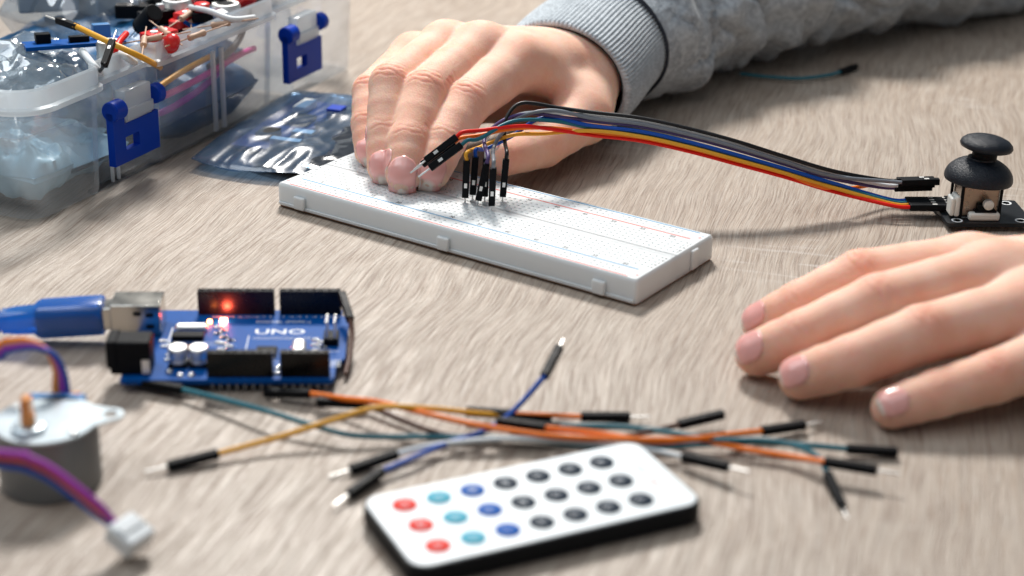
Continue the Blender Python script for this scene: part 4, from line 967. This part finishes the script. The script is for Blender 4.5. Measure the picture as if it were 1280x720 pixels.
crumple('parts_pouch', 'pale blue padded pouch flat on the floor of the box at its nearest corner', 'pouch', bw(47, 56, 1.5), 68, 88, 14, M_teal, 14, BXA, amp=6, nx=40, scale=.06)
crumple('parts_pouch', 'navy pouch under the loose red parts, filling the middle compartment to the rim', 'pouch', bw(136, 66, 6), 96, 92, 34, M_dkblue, 12, BXA, amp=8, nx=30)
def inbox(px, py, z): return at(px, py, z)
t = wire_thing('yellow jumper wire with black plug lying across the heap in the parts box', 'yellow', [at(97, 34, 60), at(135, 52, 58), at(178, 72, 52), at(200, 84, 40)], (at(66, 23, 60)-at(97, 34, 60), 9), None, r=1.25, cat='jumper wire')
t = wire_thing('black plug sticking up over the box edge with its pin pointing skyward', 'black', [at(130, 82, 55), at(124, 90, 49), at(118, 100, 40)], (at(139, 56, 60)-at(130, 82, 55), 7), None, r=.7, cat='jumper wire')
def module(label, px, py, z, w, d, rz, tilt, m, bits):
    c = at(px, py, z); t = thing('circuit_module', label, 'circuit board', c, rz); Mx = Matrix.Rotation(tilt, 4, 'X')
    mb = MB(); mb.box((0, 0, 0), (w, d, 1.6), Mx); mb.build('circuit_board', m, t, bevel=.2)
    for (x, y, a, b, h, mm) in bits: mb = MB(); mb.box((x, y, .8+h/2), (a, b, h), Mx); mb.build('component', mm, t, bevel=.3)
    return t
module('blue circuit module lying open on the heap beside the yellow wire', 92, 54, 50, 40, 22, .35, -.15, M_pcb, [(-12, 2, 6, 8, 4, M_blk), (2, -3, 8, 6, 2.5, M_blk), (12, 4, 7, 7, 6, M_bluecap)])
module('blue module half hidden behind the red parts by the box rim', 262, 24, 50, 26, 14, 1.0, .3, M_pcb, [(-6, 2, 5, 5, 4, M_blk), (4, -2, 6, 4, 3, M_white)])
# white curly lead pieces
t = wire_thing('white lead curling along the inner rim of the parts box', 'white', [at(238, 9, 56), at(262, 14, 58), at(290, 24, 56), at(318, 22, 55)], None, None, r=1.3, cat='wire', name='lead_wire')
t = wire_thing('white lead looped like a hook beside the upright plug', 'white', [at(103, 64, 52), at(112, 76, 53), at(122, 88, 50), at(126, 92, 44)], None, None, r=1.5, cat='wire', name='lead_wire')
t = wire_thing('short white lead stub leaning on the rim right of the red one', 'white', [at(150, 66, 52), at(160, 73, 52), at(168, 78, 47)], None, None, r=1.5, cat='wire', name='lead_wire')
t = wire_thing('red lead rising from the heap behind the black plug', 'red', [at(158, 42, 56), at(148, 54, 55), at(146, 66, 52), at(152, 80, 44)], None, None, r=1.3, cat='wire', name='lead_wire')
t = wire_thing('bright pink lead bowed behind the clear side wall', 'pink', [bw(78, 12, 24), bw(96, 7, 26), bw(120, 5, 28), bw(150, 6, 30), bw(166, 8, 29)], None, None, r=1.4, cat='wire', name='lead_wire')
t = wire_thing('purple lead tangled just below the pink one inside the box', 'violet', [bw(80, 10, 19), bw(98, 6, 20), bw(125, 5, 24.5), bw(148, 8, 31)], None, None, r=1.4, cat='wire', name='lead_wire')
t = wire_thing('tan wooden stick lying inside against the side wall', 'yellow', [bw(84, 8, 29), bw(108, 7, 33), bw(130, 6, 35)], None, None, r=1.3, cat='stick', name='wooden_stick')
t = wire_thing('grey lead arching inside near the far latch', 'grey', [bw(128, 7, 30), bw(145, 6, 34), bw(158, 8, 40), bw(164, 14, 46)], None, None, r=1.5, cat='wire', name='lead_wire')
# small electronic parts on the heap
rnd = random.Random(11)
def small(kind, label, px, py, z, rz, s=1.):
    c = at(px, py, z); nm = {'led': 'red_led', 'cap': 'capacitor', 'res': 'resistor', 'btn': 'push_button', 'term': 'terminal_block', 'relay': 'relay', 'switch': 'slide_switch', 'sensor': 'sensor_can'}[kind]
    ct = {'led': 'LED', 'cap': 'capacitor', 'res': 'resistor', 'btn': 'button', 'term': 'terminal', 'relay': 'relay', 'switch': 'switch', 'sensor': 'sensor'}[kind]
    t = thing(nm, label, ct, c, rz)
    if kind == 'led':
        mb = MB(); mb.lathe([(2.9, 0), (2.9, 1), (2.5, 1.1), (2.5, 5.5), (1.9, 7.2), (.6, 8)], (0, 0, 0), 20, Matrix.Rotation(1.1, 4, 'X') @ Matrix.Scale(s, 4)); mb.build('lens', M_ired, t, smooth=50)
        for q in (-1, 1): mb = MB(); mb.box((q*1.27, 0, -8), (.5, .5, 16), Matrix.Rotation(1.1, 4, 'X')); mb.build('leg', M_metal, t)
    elif kind == 'cap':
        mb = MB(); mb.lathe([(3.2*s, 0), (3.4*s, .5), (3.2*s, 1.2), (3.4*s, 1.8), (3.4*s, 11*s), (2.9*s, 11.5*s)], (0, 0, 0), 24, Matrix.Rotation(.9, 4, 'X')); mb.build('can', M_blk, t, smooth=40)
        for q in (-1, 1): mb = MB(); mb.box((q*1.27, 0, -5), (.5, .5, 10), Matrix.Rotation(.9, 4, 'X')); mb.build('leg', M_metal, t)
    elif kind == 'res':
        mb = MB(); mb.lathe([(.3, -16), (.3, -4.2), (1.3, -4), (1.5, -3), (1.2, -2), (1.2, 2), (1.5, 3), (1.3, 4), (.3, 4.2), (.3, 16)], (0, 0, 0), 14, Matrix.Rotation(1.45, 4, 'Y')); mb.build('body', M_tan, t, smooth=60)
    elif kind == 'btn':
        mb = MB(); mb.box((0, 0, 2), (9*s, 9*s, 4)); mb.build('base', M_blk, t, bevel=.4); mb = MB(); mb.lathe([(3.4*s, 4), (3.4*s, 7.2), (2.9*s, 7.6)], n=24); mb.build('cap', M_ired, t, smooth=40)
    elif kind == 'term':
        mb = MB(); mb.box((0, 0, 4), (12*s, 8, 8)); mb.build('block', M_ired, t, bevel=.5)
        for q in (-2.6, 2.6): mb = MB(); mb.lathe([(1.8, 8), (1.6, 8.4)], (q, 0, 0), 14); mb.build('screw', M_metal, t)
    elif kind == 'relay':
        mb = MB(); mb.box((0, 0, 7), (24*s, 16*s, 14*s)); mb.build('case', mat('pale_relay_case', (.36, .42, .48), .5, var=.1), t, bevel=1.2, seg=3); mb = MB(); mb.box((0, 0, 14*s+.3), (14*s, 8*s, .4)); mb.build('sticker', M_white, t)
    elif kind == 'switch':
        mb = MB(); mb.box((0, 0, 3), (12*s, 6, 6)); mb.build('case', M_blk, t, bevel=.4); mb = MB(); mb.box((2, 0, 7.2), (3, 2.6, 3)); mb.build('slider', M_white, t, bevel=.3)
    elif kind == 'sensor':
        mb = MB(); mb.lathe([(6.5*s, 0), (6.5*s, 8), (5.8*s, 9)], n=28); mb.build('can', M_metal, t, smooth=40); mb = MB(); mb.lathe([(4*s, 9), (3.6*s, 9.3)], n=20); mb.build('mesh', M_blk, t)
small('relay', 'large grey relay at the top left of the heap beside the blue module', 60, 8, 46, .3, 1.1)
small('relay', 'grey relay with a pale sticker behind the middle of the heap', 140, 12, 42, .8, 1.1)
small('relay', 'small dark relay near the top edge of the box heap', 215, 8, 44, .2, .8)
small('term', 'red terminal block on the heap close to the box rim, biggest red part', 200, 62, 46, .9, 1.2)
small('term', 'red terminal block touching the blue module by the rim', 238, 36, 46, 1.1, 1.1)
small('btn', 'red push button at the far end of the parts heap', 290, 12, 46, .5, 1.2)
small('btn', 'red push button half sunk between the white leads', 222, 46, 44, .2, 1.)
small('led', 'red LED lying with its legs towards the clear wall', 212, 56, 50, .4, 1.3)
small('led', 'red LED lens up at the far right of the heap', 298, 4, 50, 1.5, 1.2)
small('cap', 'black capacitor can between the two grey relays', 176, 34, 50, .8, 1.2)
small('cap', 'short black capacitor under the white lead at the rim', 252, 10, 50, 1.7, 1.1)
small('cap', 'black capacitor at the top of the photo in the box', 312, 6, 46, 2.2, 1.3)
small('switch', 'black slide switch with white slider behind the red parts', 196, 30, 48, .6, 1.3)
small('switch', 'black slide switch at the far inside corner of the box', 330, 10, 42, 1.2, 1.2)
small('sensor', 'silver sensor can glinting above the red terminal block', 222, 24, 48, 0, 1.)
small('sensor', 'silver sensor can beside the upright black plug', 138, 78, 46, 0, .8)
for k, (px, py, a) in enumerate(((190, 48, .3), (232, 20, 1.2), (206, 40, 2.2), (246, 44, .8), (276, 30, .2), (180, 52, 1.7))):
    small('res', ['tan resistor crossing the heap left of the red terminal block', 'tan resistor over the silver sensor can', 'tan resistor between the black switch and red parts', 'tan resistor hugging the box rim by the blue module', 'tan resistor near the far end of the heap', 'tan resistor lowest on the heap near the black capacitor'][k], px, py, 54, a)
for k, (px, py) in enumerate(((166, 22), (186, 14), (240, 4), (270, 2), (320, 0))):
    small('cap' if k % 2 else 'switch', ['black slide switch beside the middle relay', 'black capacitor right of the middle relay', 'black switch under the shiny top bag', 'black capacitor below the far red button', 'small black switch in the far corner by the rim'][k], px, py, 44, k*.7, 1.2)

extra = [('res', 'tan resistor on the navy pouch near the far wall of the heap'), ('led', 'red LED tipped over beside the middle relay'), ('cap', 'black capacitor standing by the pale blue lead cover'), ('switch', 'black switch lying across two resistors by the rim'),
         ('sensor', 'silver can half under the white lead near the rim'), ('btn', 'red button near the top centre of the heap'), ('res', 'tan resistor beside the far sensor can'), ('cap', 'black capacitor touching the red button at the back'),
         ('led', 'red LED lens deep in the heap behind the rim'), ('sensor', 'silver can at the back of the heap'), ('switch', 'black switch near the navy pouch fold'), ('res', 'tan resistor beside the red LED at the back')]
for k, (kd, lab) in enumerate(extra):
    small(kd, lab, 186+(k*37) % 118, 6+(k*23) % 46-(k % 3)*2, 45+(k % 3)*3, k*1.3, 1.0)
# ------------------------------------------------------------------ bag with a module on the table
pb = crumple('component_bag', 'shiny smoky plastic bag holding a blue module, wedged between box and breadboard', 'plastic bag', (-95, 745, .8), 54, 112, 7, M_anti, 4, math.radians(-17), amp=3.0, nx=80, scale=.06, an=.35)
t = thing('circuit_module', 'blue module sealed inside the smoky bag beside the breadboard', 'circuit board', (-93, 752, 2), math.radians(-17))
mb = MB(); mb.box((0, 0, 1.5), (38, 70, 1.6)); mb.build('circuit_board', M_pcb, t, bevel=.3)
for (x, y, a, b, h, mm) in ((-8, -20, 8, 10, 3, M_blk), (6, -14, 10, 5, 2.5, M_metal), (-4, 4, 12, 12, 2, M_blk), (8, 18, 7, 7, 4, M_latch), (-9, 22, 6, 14, 3, M_cream), (4, -28, 14, 4, 3, M_metal)):
    mb = MB(); mb.box((x, y, 2.3+h/2), (a, b, h)); mb.build('component', mm, t, bevel=.3)
pb2 = crumple('component_bag', 'dark glossy bag lying under the smoky one next to the breadboard end', 'plastic bag', (-74, 742, .4), 40, 104, 6, mat('dark_glossy_film', (.02, .025, .035), .12, coat=.6, bump=(120, .6), var=.3), 6, math.radians(-24), amp=2.2, nx=40, scale=.04)

# tidy: helper property is not part of the scene
for o in bpy.data.objects:
    if '_w' in o: del o['_w']
